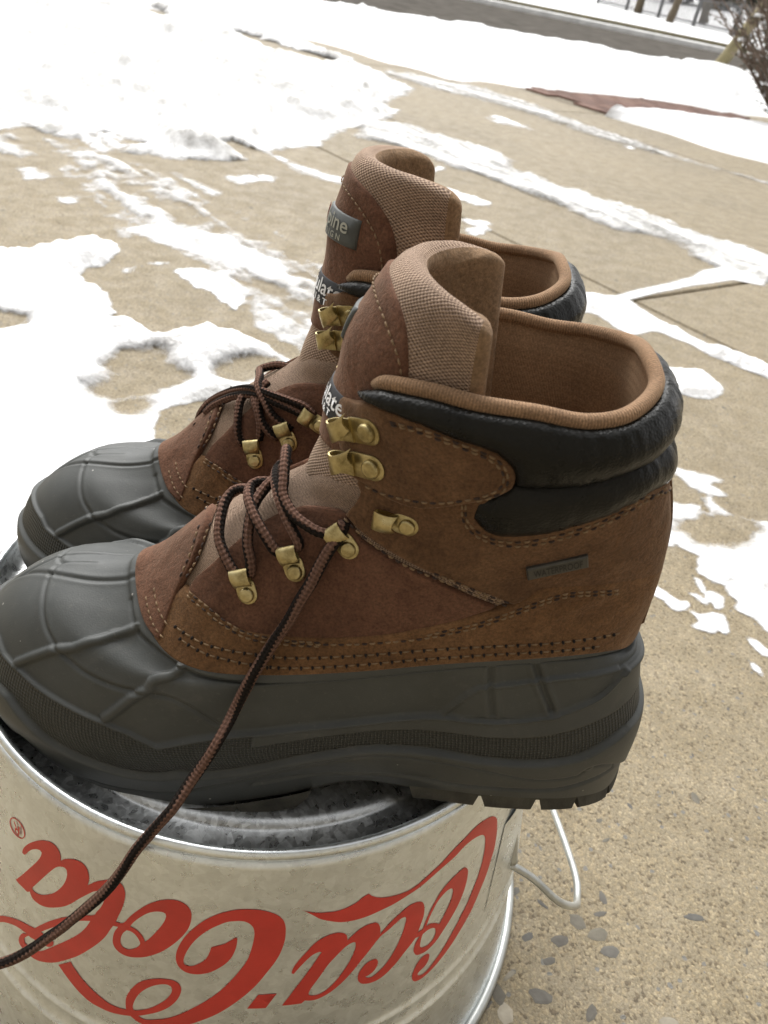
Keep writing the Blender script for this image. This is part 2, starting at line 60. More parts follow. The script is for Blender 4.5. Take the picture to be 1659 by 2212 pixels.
D['snow']=[(0,0.022,1.0,0.02,0.0,[[-0.806,1.229],[-0.753,1.292],[-0.718,1.308],[-0.682,1.338],[-0.685,1.393],[-0.664,1.433],[-0.621,1.46],[-0.593,1.455],[-0.588,1.38],[-0.596,1.327],[-0.618,1.302],[-0.616,1.258],[-0.575,1.229],[-0.534,1.212],[-0.5,1.164],[-0.489,1.125],[-0.45,1.111],[-0.399,1.095],[-0.364,1.112],[-0.332,1.133],[-0.283,1.145],[-0.238,1.134],[-0.199,1.105],[-0.172,1.08],[-0.194,1.041],[-0.217,0.996],[-0.25,0.949],[-0.278,0.919],[-0.302,0.891],[-0.311,0.87],[-0.31,0.837],[-0.299,0.8],[-0.282,0.767],[-0.267,0.706],[-0.291,0.62],[-0.336,0.539],[-0.394,0.521]]),(1,0,1,0.02,0.0,[[-0.412,0.976],[-0.414,1.011],[-0.383,1.025],[-0.36,0.993],[-0.326,0.971],[-0.347,0.926],[-0.376,0.9],[-0.401,0.893],[-0.392,0.925],[-0.391,0.952]]),(1,0,1,0.02,0.0,[[-0.681,1.04],[-0.628,1.055],[-0.605,1.055],[-0.6,1.048],[-0.615,1.03],[-0.663,1.009]]),(1,0,1,0.02,0.0,[[-0.259,1.022],[-0.241,1.055],[-0.221,1.078],[-0.221,1.064],[-0.238,1.035],[-0.254,1.014]]),(1,0,1,0.015,0.0,[[-0.362,0.871],[-0.349,0.88],[-0.35,0.868],[-0.356,0.863]]),(0,0.006,1,0.02,0.0,[[-0.529,1.393],[-0.51,1.415],[-0.479,1.424],[-0.48,1.405],[-0.507,1.385]]),(0,0.005,0.8,0.02,0.0,[[-0.554,1.341],[-0.534,1.365],[-0.526,1.346],[-0.545,1.329]]),(0,0.008,0.66,0.05,0.4,[[-0.967,2.081],[-0.901,2.116],[-0.803,2.087],[-0.695,2.058],[-0.6,1.988],[-0.525,1.974],[-0.538,1.938],[-0.578,1.881],[-0.525,1.854],[-0.432,1.795],[-0.336,1.706],[-0.275,1.607],[-0.225,1.606],[-0.154,1.527],[-0.148,1.369],[-0.151,1.191],[-0.17,1.125],[-0.208,1.157],[-0.263,1.197],[-0.303,1.241],[-0.315,1.316],[-0.315,1.25],[-0.373,1.293],[-0.462,1.375],[-0.431,1.431],[-0.46,1.451],[-0.52,1.476],[-0.612,1.498],[-0.659,1.551],[-0.703,1.611],[-0.758,1.669],[-0.798,1.701],[-0.823,1.795],[-0.87,1.828],[-0.911,1.869]]),(0,0.009,1.0,0.03,0.0,[[-0.462,1.375],[-0.457,1.406],[-0.428,1.429],[-0.367,1.372],[-0.315,1.316],[-0.315,1.25],[-0.373,1.293]]),(0,0.01,0.92,0.05,0.4,[[-0.641,1.55],[-0.608,1.625],[-0.517,1.653],[-0.428,1.624],[-0.355,1.571],[-0.286,1.521],[-0.22,1.379],[-0.277,1.399],[-0.364,1.458],[-0.452,1.477],[-0.542,1.496]]),(0,0.01,0.6,0.06,0.5,[[-1.272,2.133],[-1.129,2.149],[-1.057,2.157],[-0.971,2.077],[-0.973,1.951],[-1.021,1.932],[-1.057,1.868],[-1.09,1.807]]),(0,0.006,0.8,0.02,0.0,[[-0.985,1.826],[-0.972,1.855],[-0.903,1.799],[-0.905,1.762],[-0.943,1.763]]),(0,0.006,0.8,0.02,0.0,[[-0.831,1.674],[-0.794,1.682],[-0.779,1.661],[-0.808,1.646]]),(0,0.006,0.8,0.03,0.0,[[-0.575,2.109],[-0.53,2.174],[-0.459,2.202],[-0.459,2.144],[-0.526,2.064]]),(0,0.035,0.95,0.1,0.5,[[-2.84,4.548],[-3.607,9.02],[-3.236,9.898],[-2.113,7.699],[-1.349,6.115],[-0.943,5.661],[-0.562,5.038],[-0.395,4.724],[-0.259,4.583],[-0.306,4.08],[-0.344,3.911],[-0.284,3.458],[-0.331,3.223],[-0.433,3.018],[-0.42,2.707],[-0.49,2.6],[-0.527,2.5],[-0.452,2.415],[-0.36,2.367],[-0.282,2.354],[-0.269,2.263],[-0.341,2.26],[-0.426,2.32],[-0.536,2.417],[-0.681,2.535],[-0.688,2.409],[-0.574,2.345],[-0.616,2.255],[-0.68,2.207],[-0.765,2.155],[-0.811,2.175],[-0.875,2.143],[-0.876,2.282],[-0.983,2.316],[-1.006,2.214],[-1.062,2.166],[-1.178,2.247],[-1.188,2.117],[-1.262,1.929]]),(0,0.01,0.7,0.06,0.0,[[-1.032,2.185],[-1.004,2.332],[-0.897,2.335],[-0.89,2.182],[-0.918,2.067]]),(1,0,1,0.08,0.0,[[-2.348,6.137],[-2.1,5.944],[-2.035,5.715],[-2.144,5.64]]),(1,0,1,0.08,0.0,[[-1.481,5.581],[-1.326,5.496],[-1.009,5.238],[-0.784,5.07],[-0.584,4.996],[-0.535,4.828],[-0.686,4.795],[-0.95,4.949],[-1.242,5.157],[-1.371,5.279]]),(0,0.012,1.0,0.03,0.8,[[-0.411,3.275],[-0.305,3.456],[-0.068,3.345],[0.1,3.259],[0.171,3.216],[0.25,2.931],[0.408,2.825],[0.537,2.705],[0.675,2.624],[0.77,2.512],[0.894,2.436],[0.967,2.404],[1.121,2.29],[1.007,1.986],[0.874,2.097],[0.814,2.146],[0.74,2.152],[0.704,2.216],[0.675,2.304],[0.599,2.357],[0.502,2.348],[0.439,2.41],[0.31,2.548],[0.195,2.643],[0.087,2.721],[-0.041,2.83],[-0.248,2.944],[-0.332,2.965]]),(0,0.004,1,0.008,0.0,[[0.701,2.092],[0.817,2.204],[0.903,2.191],[0.848,2.067],[0.768,2.064],[0.645,1.951],[0.53,1.831],[0.449,1.738],[0.417,1.693],[0.402,1.715],[0.47,1.8],[0.566,1.905],[0.658,2.009]]),(0,0.014,1,0.012,0.0,[[0.337,1.712],[0.367,1.725],[0.401,1.728],[0.438,1.745],[0.447,1.729],[0.459,1.695],[0.481,1.66],[0.497,1.624],[0.532,1.595],[0.555,1.565],[0.585,1.537],[0.609,1.529],[0.622,1.5],[0.652,1.499],[0.668,1.5],[0.687,1.479],[0.713,1.449],[0.692,1.384],[0.669,1.419],[0.636,1.44],[0.605,1.465],[0.573,1.486],[0.543,1.523],[0.508,1.545],[0.485,1.561],[0.466,1.558],[0.441,1.535],[0.413,1.506],[0.386,1.55],[0.367,1.585],[0.349,1.599],[0.316,1.587]]),(0,0.01,1,0.012,0.0,[[0.293,1.477],[0.327,1.491],[0.346,1.497],[0.366,1.501],[0.397,1.503],[0.416,1.506],[0.408,1.476],[0.413,1.453],[0.422,1.436],[0.441,1.429],[0.431,1.401],[0.397,1.403],[0.337,1.422],[0.359,1.445],[0.35,1.473],[0.323,1.479]]),(0,0.014,1,0.012,0.0,[[0.464,1.37],[0.483,1.37],[0.511,1.378],[0.532,1.387],[0.536,1.375],[0.537,1.359],[0.547,1.342],[0.549,1.322],[0.538,1.297],[0.516,1.27],[0.493,1.264],[0.471,1.27],[0.453,1.27]]),(0,0.008,1,0.02,0.0,[[0.287,1.73],[0.307,1.759],[0.285,1.703]]),(0,0.007,0.85,0.015,0.0,[[0.399,0.992],[0.419,0.989],[0.439,0.99],[0.457,0.987],[0.468,0.981],[0.462,0.971],[0.454,0.973],[0.443,0.963],[0.454,0.952],[0.464,0.941],[0.453,0.937],[0.437,0.936],[0.424,0.939],[0.413,0.947],[0.409,0.96],[0.399,0.974]]),(0,0.011,0.93,0.02,0.0,[[0.365,0.898],[0.376,0.902],[0.39,0.898],[0.418,0.898],[0.412,0.887],[0.424,0.888],[0.426,0.919],[0.438,0.928],[0.447,0.912],[0.454,0.904],[0.461,0.892],[0.475,0.886],[0.496,0.888],[0.51,0.892],[0.533,0.881],[0.454,0.637],[0.439,0.661],[0.427,0.675],[0.411,0.686],[0.42,0.706],[0.407,0.718],[0.415,0.731],[0.398,0.738],[0.385,0.745],[0.389,0.757],[0.388,0.768],[0.401,0.786],[0.387,0.786],[0.374,0.795],[0.361,0.801],[0.353,0.82],[0.345,0.825]]),(1,0,1,0.02,0.0,[[0.392,0.838],[0.403,0.844],[0.424,0.846],[0.423,0.858],[0.428,0.868],[0.446,0.873],[0.463,0.877],[0.472,0.874],[0.455,0.854],[0.451,0.843],[0.427,0.832],[0.416,0.836],[0.402,0.829]]),(0,0.009,1,0.01,0.0,[[0.312,0.707],[0.319,0.705],[0.327,0.697],[0.338,0.687],[0.345,0.682],[0.353,0.685],[0.354,0.68],[0.348,0.673],[0.338,0.667],[0.331,0.672],[0.326,0.681],[0.313,0.688]]),(0,0.009,1,0.01,0.0,[[0.355,0.67],[0.362,0.666],[0.373,0.669],[0.382,0.674],[0.391,0.672],[0.392,0.66],[0.39,0.647],[0.385,0.643],[0.379,0.649],[0.373,0.641],[0.359,0.642],[0.351,0.645],[0.363,0.657]]),(0,0.008,1,0.01,0.0,[[0.38,0.708],[0.389,0.712],[0.399,0.706],[0.393,0.688],[0.386,0.684],[0.386,0.694],[0.379,0.698]]),(0,0.006,1,0.01,0.0,[[0.375,0.733],[0.378,0.73],[0.379,0.712],[0.377,0.709],[0.375,0.721]]),(0,0.006,0.9,0.01,0.0,[[0.361,0.701],[0.37,0.701],[0.379,0.692],[0.375,0.687],[0.366,0.696]]),(0,0.006,1,0.01,0.0,[[0.411,0.643],[0.419,0.64],[0.429,0.628],[0.43,0.621],[0.421,0.62],[0.413,0.632]]),(0,0.006,1,0.01,0.0,[[0.404,0.604],[0.41,0.599],[0.411,0.588],[0.404,0.594]]),(0,0.005,0.9,0.01,0.0,[[0.345,0.803],[0.354,0.808],[0.362,0.799],[0.357,0.791],[0.347,0.791]]),(0,0.006,0.9,0.03,0.0,[[-0.007,2.427],[0.014,2.457],[0.05,2.426],[0.112,2.378],[0.1,2.329],[0.038,2.358]]),(0,0.006,0.9,0.02,0.0,[[0.063,2.142],[0.114,2.155],[0.12,2.09],[0.097,2.007],[0.067,2.008],[0.096,2.084]]),(0,0.006,0.9,0.02,0.0,[[-0.149,2.648],[-0.108,2.65],[-0.096,2.59],[-0.132,2.539]]),(0,0.006,0.9,0.02,0.0,[[-0.073,2.691],[-0.036,2.725],[-0.034,2.676],[-0.066,2.646]]),(0,0.006,0.8,0.05,0.0,[[0.105,4.055],[0.184,4.196],[0.249,4.057],[0.379,4.009],[0.333,3.954],[0.225,3.958],[0.127,3.962]]),(0,0.005,0.9,0.03,0.0,[[0.751,3.925],[0.798,4.022],[0.803,3.951]]),(0,0.006,0.9,0.05,0.0,[[-0.353,3.702],[-0.277,3.769],[-0.273,3.669],[-0.332,3.525]]),(0,0.01,0.92,0.05,1.0,[[-0.613,5.22],[-0.437,5.143],[-0.274,5.181],[0.087,5.187],[0.379,4.89],[0.714,4.405],[1.008,4.075],[1.204,3.883],[1.392,3.806],[1.528,3.652],[1.449,3.424],[1.346,3.656],[1.065,3.834],[0.872,3.936],[0.67,4.043],[0.355,4.386],[0.041,4.611],[-0.189,4.696],[-0.405,4.823]])]
D['bank']=[('far',[[-1.635,5.979],[-0.994,5.945],[-0.539,5.53],[-0.327,5.499],[-0.083,5.265],[0.114,5.529],[0.322,5.571],[0.565,5.639],[0.903,5.934],[1.269,6.227],[1.674,6.406],[1.824,6.329],[2.012,6.528],[2.472,6.881]],[[-1.889,6.868],[-1.234,7.202],[-0.85,8.072],[-0.15,8.563],[0.529,8.923],[1.267,9.314],[1.914,9.441],[2.5,11.051],[3.229,12.921],[2.548,9.264],[2.689,8.327],[2.966,8.0]]),('right',[[0.846,4.932],[1.0,4.822],[1.135,4.717],[1.339,4.415],[1.547,4.318],[1.699,4.079]],[[0.807,4.524],[0.947,4.914],[1.091,5.016],[1.216,5.237],[1.446,5.388],[1.734,5.603],[1.978,5.833],[2.309,5.886]])]
D['hl']=[[-0.0126,0.2141,0.3689],[-0.0129,0.2131,0.3659],[-0.0139,0.2106,0.3636],[-0.0158,0.2091,0.3596],[-0.0173,0.2082,0.3557],[-0.0221,0.2043,0.3432],[-0.0268,0.2008,0.3281],[-0.0346,0.1957,0.3093],[-0.041,0.1904,0.2901],[-0.0448,0.1796,0.2831],[-0.0505,0.173,0.2704],[-0.0571,0.1634,0.2603],[-0.0627,0.1588,0.2504],[-0.0685,0.1547,0.241],[-0.0746,0.1504,0.2264],[-0.0825,0.1458,0.2147],[-0.0938,0.1397,0.2008],[-0.1051,0.1341,0.1912],[-0.115,0.1302,0.1858],[-0.1249,0.1271,0.183]]
D['rings']=[[[10.0,0.0,10.0],[16.6,20.0,-0.8],[35.5,35.0,8.1],[67.5,39.0,12.7],[105.4,36.0,14.3],[133.6,35.0,16.8],[165.3,41.0,13.3],[205.1,45.0,10.4],[245.9,38.0,9.8],[280.3,20.0,16.6],[303.0,-8.0,24.0]],[[10.0,0.0,42.0],[14.5,23.0,41.0],[31.0,36.0,39.0],[62.0,41.0,37.0],[105.0,39.0,37.0],[150.0,42.0,37.0],[190.0,46.0,38.0],[228.0,46.0,41.0],[264.0,37.0,46.0],[290.0,18.0,50.0],[304.0,-8.0,52.0]],[[13.0,0.0,63.0],[17.5,20.0,62.0],[34.0,33.0,61.0],[63.0,38.0,60.0],[105.0,38.0,60.0],[148.0,41.0,60.0],[190.0,44.0,60.0],[228.0,42.0,64.0],[260.0,31.0,71.0],[281.0,14.0,77.0],[291.0,-8.0,79.0]],[[15.5,0.0,75.0],[19.0,19.0,78.0],[36.0,31.0,78.0],[64.0,36.0,77.0],[104.0,38.0,76.0],[146.0,40.0,76.0],[186.0,42.0,76.0],[220.0,37.0,80.0],[243.0,26.0,88.0],[257.0,11.0,95.0],[262.0,-7.0,98.0]],[[15.0,0.0,83.0],[22.0,16.1,81.7],[36.0,27.2,88.1],[62.0,34.6,91.8],[98.0,37.0,90.3],[132.0,38.7,87.0],[164.1,39.0,84.6],[189.0,36.4,83.9],[205.0,28.9,87.5],[215.0,14.7,95.9],[220.0,-5.0,103.0]],[[15.0,0.0,108.0],[19.0,17.0,108.0],[38.0,27.0,109.0],[66.0,32.0,110.0],[98.0,34.0,112.0],[125.0,34.0,113.0],[148.0,31.0,116.0],[166.0,26.0,122.0],[178.0,19.0,126.0],[184.0,10.0,128.0],[186.0,0.0,129.0]],[[16.0,0.0,135.0],[19.0,17.0,135.0],[37.0,28.0,136.0],[60.0,33.0,138.0],[85.0,35.0,140.0],[105.0,33.0,143.0],[122.0,28.0,147.0],[134.0,22.0,150.0],[142.0,15.0,152.0],[146.0,8.0,153.0],[148.0,0.0,153.0]],[[22.0,0.0,163.0],[25.0,18.0,163.0],[39.0,31.0,164.0],[58.0,37.0,166.0],[78.0,39.0,168.0],[96.0,37.0,171.0],[111.0,32.0,174.0],[122.0,25.0,177.0],[130.0,16.0,179.0],[134.0,8.0,180.0],[135.0,0.0,180.0]],[[30.0,0.0,197.0],[31.0,19.0,194.0],[43.0,35.0,192.0],[58.0,41.0,192.0],[74.6,42.0,195.5],[91.3,41.0,197.7],[104.8,37.0,199.6],[119.1,30.0,199.2],[124.0,21.0,195.5],[128.0,10.0,196.0],[129.0,0.0,196.0]]]


# ------------------------------------------------------------------ helpers
def link(name, me, mat=None, parent=None, smooth=True):
    o = bpy.data.objects.new(name, me); COL.objects.link(o)
    if mat is not None:
        for m in (mat if isinstance(mat, (list, tuple)) else [mat]): me.materials.append(m)
    if parent is not None: o.parent = parent
    if smooth and len(me.polygons): me.polygons.foreach_set('use_smooth', np.ones(len(me.polygons), bool))
    return o
def mk(name, V, F, mat=None, parent=None, smooth=True, uv=None, midx=None):
    me = bpy.data.meshes.new(name)
    me.from_pydata(np.asarray(V, float).tolist(), [], [tuple(int(i) for i in f) for f in F])
    if uv is not None:
        l = me.uv_layers.new(name='UVMap'); li = np.empty(len(me.loops), np.int32); me.loops.foreach_get('vertex_index', li)
        l.data.foreach_set('uv', np.asarray(uv, np.float32)[li].ravel())
    o = link(name, me, mat, parent, smooth)
    if midx is not None: me.polygons.foreach_set('material_index', np.asarray(midx, np.int32))
    me.update(); return o
def tag(o, label=None, cat=None, group=None, kind=None):
    if label: o['label'] = label
    if cat: o['category'] = cat
    if group: o['group'] = group
    if kind: o['kind'] = kind
    return o
def sharp(o, deg=38):
    o.data.set_sharp_from_angle(angle=math.radians(deg)); return o
def empty(name, loc=(0, 0, 0), label=None, cat=None, group=None, mat=None):
    o = bpy.data.objects.new(name, None); o.empty_display_size = 0.05; COL.objects.link(o)
    if mat is not None: o.matrix_world = mat
    else: o.location = loc
    return tag(o, label, cat, group)
def grid_faces(nu, nv, flip=False, wrap=False):
    F = []
    for j in range(nv-1):
        for i in range(nu if wrap else nu-1):
            a = j*nu+i; b = j*nu+(i+1) % nu; c = b+nu; d = a+nu
            F.append((a, d, c, b) if flip else (a, b, c, d))
    return F
class Geo:
    """collects pieces of one mesh"""
    def __init__(s): s.V = []; s.F = []; s.UV = []; s.M = []; s.n = 0
    def add(s, V, F, uv=None, m=0):
        V = np.asarray(V, float); s.V.append(V)
        s.UV.append(np.asarray(uv, float) if uv is not None else np.zeros((len(V), 2)))
        s.F += [tuple(i+s.n for i in f) for f in F]; s.M += [m]*len(F); s.n += len(V)
    def build(s, name, mat, parent=None, smooth=True):
        return mk(name, np.concatenate(s.V), s.F, mat, parent, smooth, np.concatenate(s.UV), s.M)
def catmull(P, n):
    """n points per span through P"""
    P = np.asarray(P, float); Q = np.concatenate([2*P[:1]-P[1:2], P, 2*P[-1:]-P[-2:-1]]); out = []
    for i in range(len(P)-1):
        a, b, c, d = Q[i:i+4]
        for t in np.linspace(0, 1, n, endpoint=False):
            out.append(.5*(2*b+(c-a)*t+(2*a-5*b+4*c-d)*t*t+(3*b-a-3*c+d)*t**3))
    out.append(P[-1]); return np.array(out)
def resample(P, step, closed=False, dim=None):
    P = np.asarray(P, float)
    if closed: P = np.concatenate([P, P[:1]])
    L = np.r_[0, np.cumsum(np.linalg.norm(np.diff(P[:, :dim], axis=0), axis=1))]
    n = max(2, int(round(L[-1]/step))+1); t = np.linspace(0, L[-1], n)
    R = np.stack([np.interp(t, L, P[:, k]) for k in range(P.shape[1])], 1)
    return R[:-1] if closed else R
def tube(P, r, seg=8, caps=True, uvs=1.0, squash=None):
    P = np.asarray(P, float); n = len(P); r = np.broadcast_to(np.asarray(r, float), (n,))
    T = np.gradient(P, axis=0); T /= np.linalg.norm(T, axis=1)[:, None]+1e-12
    up = np.array([0, 0, 1.]) if abs(T[0][2]) < .9 else np.array([1., 0, 0])
    N = np.cross(T[0], up); N /= np.linalg.norm(N); V = []; UV = []; L = 0
    for i in range(n):
        if i:
            N = N-T[i]*(N@T[i]); N /= np.linalg.norm(N)+1e-12; L += np.linalg.norm(P[i]-P[i-1])
        B = np.cross(T[i], N)
        for k in range(seg+1):
            a = 2*PI*k/seg; V.append(P[i]+r[i]*(math.cos(a)*N+math.sin(a)*B)); UV.append((L*uvs, k/seg))
    F = grid_faces(seg+1, n)
    if caps:
        F.append(tuple(range(seg, -1, -1))); F.append(tuple((n-1)*(seg+1)+k for k in range(seg+1)))
    return np.array(V), F, np.array(UV)
def inpoly(X, P):
    x, y = X[:, 0], X[:, 1]; P = np.asarray(P, float); c = np.zeros(len(X), bool)
    x0, y0 = P[-1]
    for x1, y1 in P:
        if y0 != y1:
            k = ((y1 > y) != (y0 > y)) & (x < (x0-x1)*(y-y1)/(y0-y1)+x1)
            c ^= k
        x0, y0 = x1, y1
    return c
def dpoly(X, P, closed=True):
    P = np.asarray(P, float); Q = np.roll(P, -1, 0) if closed else P[1:]; A = P if closed else P[:-1]
    d = np.full(len(X), 1e9)
    for a, b in zip(A, Q):
        e = b-a; l = e@e+1e-18; t = np.clip(((X-a)@e)/l, 0, 1); w = X-a-t[:, None]*e
        d = np.minimum(d, (w*w).sum(1))
    return np.sqrt(d)
def smooth_outline(P, n=4, ang=48):
    """round a traced outline, keep its sharp corners"""
    P = np.asarray(P, float); m = len(P); out = []
    e = np.roll(P, -1, 0)-P
    def sharp(i):
        a, b = e[i-1], e[i]; c = (a@b)/(np.linalg.norm(a)*np.linalg.norm(b)+1e-12)
        return c < math.cos(math.radians(ang))
    S_ = [sharp(i) for i in range(m)]
    for i in range(m):
        p0, p1, p2, p3 = P[i-1], P[i], P[(i+1) % m], P[(i+2) % m]
        if S_[i]: p0 = 2*p1-p2
        if S_[(i+1) % m]: p3 = 2*p2-p1
        for t in np.linspace(0, 1, n, endpoint=False):
            out.append(.5*(2*p1+(p2-p0)*t+(2*p0-5*p1+4*p2-p3)*t*t+(3*p1-p0-3*p2+p3)*t**3))
    return np.array(out)
def cdt(outer, holes=(), grid=None, rings=()):
    """triangulate a 2D outline with holes and inner sample points"""
    V = [np.asarray(outer, float)]+[np.asarray(h, float) for h in holes]; E = []; n = 0
    for c in V:
        m = len(c); E += [(n+i, n+(i+1) % m) for i in range(m)]; n += m
    extra = []
    if grid:
        lo, hi = V[0].min(0), V[0].max(0)
        gx, gy = np.meshgrid(np.arange(lo[0]+grid/2, hi[0], grid), np.arange(lo[1]+grid/2, hi[1], grid*.87))
        gx[1::2] += grid/2
        extra.append((np.stack([gx.ravel(), gy.ravel()], 1), grid*.45))
    for r in rings:
        for c in V:
            t = np.roll(c, -1, 0)-np.roll(c, 1, 0); t /= np.linalg.norm(t, axis=1)[:, None]+1e-12
            nn = np.stack([-t[:, 1], t[:, 0]], 1)
            extra.append((np.concatenate([c+nn*r, c-nn*r]), r*.9))
    pts = [c for c in V]; allb = V
    for X, dm in extra:
        if not len(X): continue
        k = inpoly(X, V[0])
        for h in V[1:]: k &= ~inpoly(X, h)
        X = X[k]
        if len(X):
            d = np.min([dpoly(X, c) for c in allb], axis=0); X = X[d > dm]
            pts.append(X)
    A = np.concatenate(pts)
    r = geometry.delaunay_2d_cdt([Vector(p) for p in A], E, [], 0, 1e-7)
    W = np.array([tuple(v) for v in r[0]]); Fs = np.array([f for f in r[2] if len(f) == 3])
    cen = W[Fs].mean(1); k = inpoly(cen, V[0])
    for h in V[1:]: k &= ~inpoly(cen, h)
    return W, Fs[k], V
# value noise
_lat = rng.random((256, 256))
def vnoise(x, y):
    xi = np.floor(x).astype(int); yi = np.floor(y).astype(int); fx = x-xi; fy = y-yi
    fx = fx*fx*(3-2*fx); fy = fy*fy*(3-2*fy)
    g = lambda a, b: _lat[a & 255, b & 255]
    return (g(xi, yi)*(1-fx)+g(xi+1, yi)*fx)*(1-fy)+(g(xi, yi+1)*(1-fx)+g(xi+1, yi+1)*fx)*fy
def fbm(x, y, o=4):
    s = 0; a = .5; t = 0
    for i in range(o): s = s+a*vnoise(x*2**i+17*i, y*2**i+31*i); t += a; a *= .5
    return s/t-.5

# ------------------------------------------------------------------ materials
class N:
    def __init__(s, name):
        s.m = bpy.data.materials.new(name); s.m.use_nodes = True; s.t = s.m.node_tree; s.b = s.t.nodes['Principled BSDF']
    def n(s, typ, **kw):
        x = s.t.nodes.new(typ)
        for k, v in kw.items():
            setattr(x, k, v)
        return x
    def l(s, a, b): s.t.links.new(a, b)
    def tex(s, typ, scale, vec=None, **kw):
        x = s.t.nodes.new(typ); x.inputs['Scale'].default_value = scale
        for k, v in kw.items():
            if k in [i.name for i in x.inputs]: x.inputs[k].default_value = v
            else: setattr(x, k, v)
        if vec is not None: s.l(vec, x.inputs['Vector'])
        return x
    def ramp(s, fac, stops):
        x = s.t.nodes.new('ShaderNodeValToRGB'); s.l(fac, x.inputs[0]); e = x.color_ramp.elements
        while len(e) < len(stops): e.new(.5)
        for q, (p, c) in zip(e, stops): q.position = p; q.color = (*c, 1) if len(c) == 3 else c
        return x.outputs[0]
    def mix(s, fac, a, b, blend='MIX'):
        x = s.t.nodes.new('ShaderNodeMix'); x.data_type = 'RGBA'; x.blend_type = blend
        for i, v in ((0, fac), (6, a), (7, b)):
            if hasattr(v, 'links'): s.l(v, x.inputs[i])
            else: x.inputs[i].default_value = v if i == 0 else (*v, 1)
        return x.outputs[2]
    def math(s, op, a, b=0.0, c=None):
        x = s.t.nodes.new('ShaderNodeMath'); x.operation = op
        for i, v in enumerate((a, b) if c is None else (a, b, c)):
            if hasattr(v, 'links'): s.l(v, x.inputs[i])
            else: x.inputs[i].default_value = v
        return x.outputs[0]
    def obj(s): return s.t.nodes.new('ShaderNodeTexCoord').outputs['Object']
    def uv(s): return s.t.nodes.new('ShaderNodeTexCoord').outputs['UV']
    def pos(s): return s.t.nodes.new('ShaderNodeNewGeometry').outputs['Position']
    def bump(s, h, dist, strength=1.0, prev=None):
        x = s.t.nodes.new('ShaderNodeBump'); x.inputs['Strength'].default_value = strength; x.inputs['Distance'].default_value = dist
        s.l(h, x.inputs['Height'])
        if prev is not None: s.l(prev, x.inputs['Normal'])
        s.l(x.outputs[0], s.b.inputs['Normal']); return x.outputs[0]
    def set(s, color=None, rough=None, metal=None, **kw):
        for k, v in (('Base Color', color), ('Roughness', rough), ('Metallic', metal), *[(a.replace('_', ' '), b) for a, b in kw.items()]):
            if v is None: continue
            if hasattr(v, 'links'): s.l(v, s.b.inputs[k])
            else: s.b.inputs[k].default_value = (*v, 1) if isinstance(v, tuple) and len(v) == 3 else v
        return s

def suede(name, c1, c2, c3):
    M = N(name); o = M.obj()
    big = M.tex('ShaderNodeTexNoise', 38, o, Detail=4.0, Roughness=.65); fine = M.tex('ShaderNodeTexNoise', 900, o, Detail=3.0, Roughness=.7)
    mid = M.tex('ShaderNodeTexNoise', 190, o, Detail=4.0, Roughness=.7, Distortion=.6)
    col = M.ramp(big.outputs[0], [(.34, c1), (.52, c2), (.70, c3)])
    col = M.mix(1.0, col, M.ramp(fine.outputs[0], [(.32, (.62,)*3), (.55, (1,)*3), (.76, (1.28, 1.24, 1.18))]), 'MULTIPLY')
    col = M.mix(.55, col, M.ramp(mid.outputs[0], [(.3, (.62,)*3), (.6, (1.1,)*3)]), 'MULTIPLY')
    M.set(col, .92, Sheen_Weight=.25, Sheen_Roughness=.5, Sheen_Tint=(.75, .55, .40)); M.b.inputs['Specular IOR Level'].default_value = .18
    scf = M.tex('ShaderNodeTexNoise', 30, o, Detail=9.0, Roughness=.78, Distortion=2.0); cr2 = M.tex('ShaderNodeTexNoise', 24, o, Detail=2.0, Distortion=1.5)
    M.set(M.mix(M.ramp(scf.outputs[0], [(.55, (0,)*3), (.75, (.55,)*3)]), col, tuple(min(1, t*1.55) for t in c3)))
    h = M.math('ADD', M.math('MULTIPLY', fine.outputs[0], .6), mid.outputs[0]); b1 = M.bump(cr2.outputs[0], .006, .45); M.bump(h, .0007, .8, b1); return M.m
def weave(name, c_hi, c_lo, per, bump=.0005, rib=False):
    M = N(name); sp = M.n('ShaderNodeSeparateXYZ'); M.l(M.uv(), sp.inputs[0])
    nz = M.tex('ShaderNodeTexNoise', 300, M.uv(), Detail=2.0)
    x = M.math('ADD', sp.outputs[0], M.math('MULTIPLY', M.math('SUBTRACT', nz.outputs[0], .5), per*.35)); y = sp.outputs[1]
    sx = M.math('SINE', M.math('MULTIPLY', x, 2*PI/per)); sy = M.math('SINE', M.math('MULTIPLY', y, 2*PI/(per*(.9 if not rib else 2.2))))
    p = M.math('MULTIPLY', sx, sy) if not rib else M.math('ADD', M.math('MULTIPLY', sx, .8), M.math('MULTIPLY', M.math('MULTIPLY', sx, sy), .3))
    h = M.math('ADD', M.math('MULTIPLY', p, .5), .5)
    n2 = M.tex('ShaderNodeTexNoise', 55, M.obj(), Detail=3.0); nf = M.tex('ShaderNodeTexNoise', 1500, M.obj(), Detail=2.0)
    col = M.mix(M.ramp(h, [(.15, (0,)*3), (.75, (1,)*3)]), c_lo, c_hi)
    col = M.mix(.7, col, M.ramp(n2.outputs[0], [(.3, (.72,)*3), (.7, (1.2,)*3)]), 'MULTIPLY')
    col = M.mix(.8, col, M.ramp(nf.outputs[0], [(.3, (.6,)*3), (.7, (1.35,)*3)]), 'MULTIPLY')
    M.set(col, .85, Sheen_Weight=.3, Sheen_Roughness=.4, Sheen_Tint=(.8, .6, .4)); M.b.inputs['Specular IOR Level'].default_value = .25
    M.bump(M.math('ADD', h, M.math('MULTIPLY', nf.outputs[0], .5)), bump, 1.0); return M.m
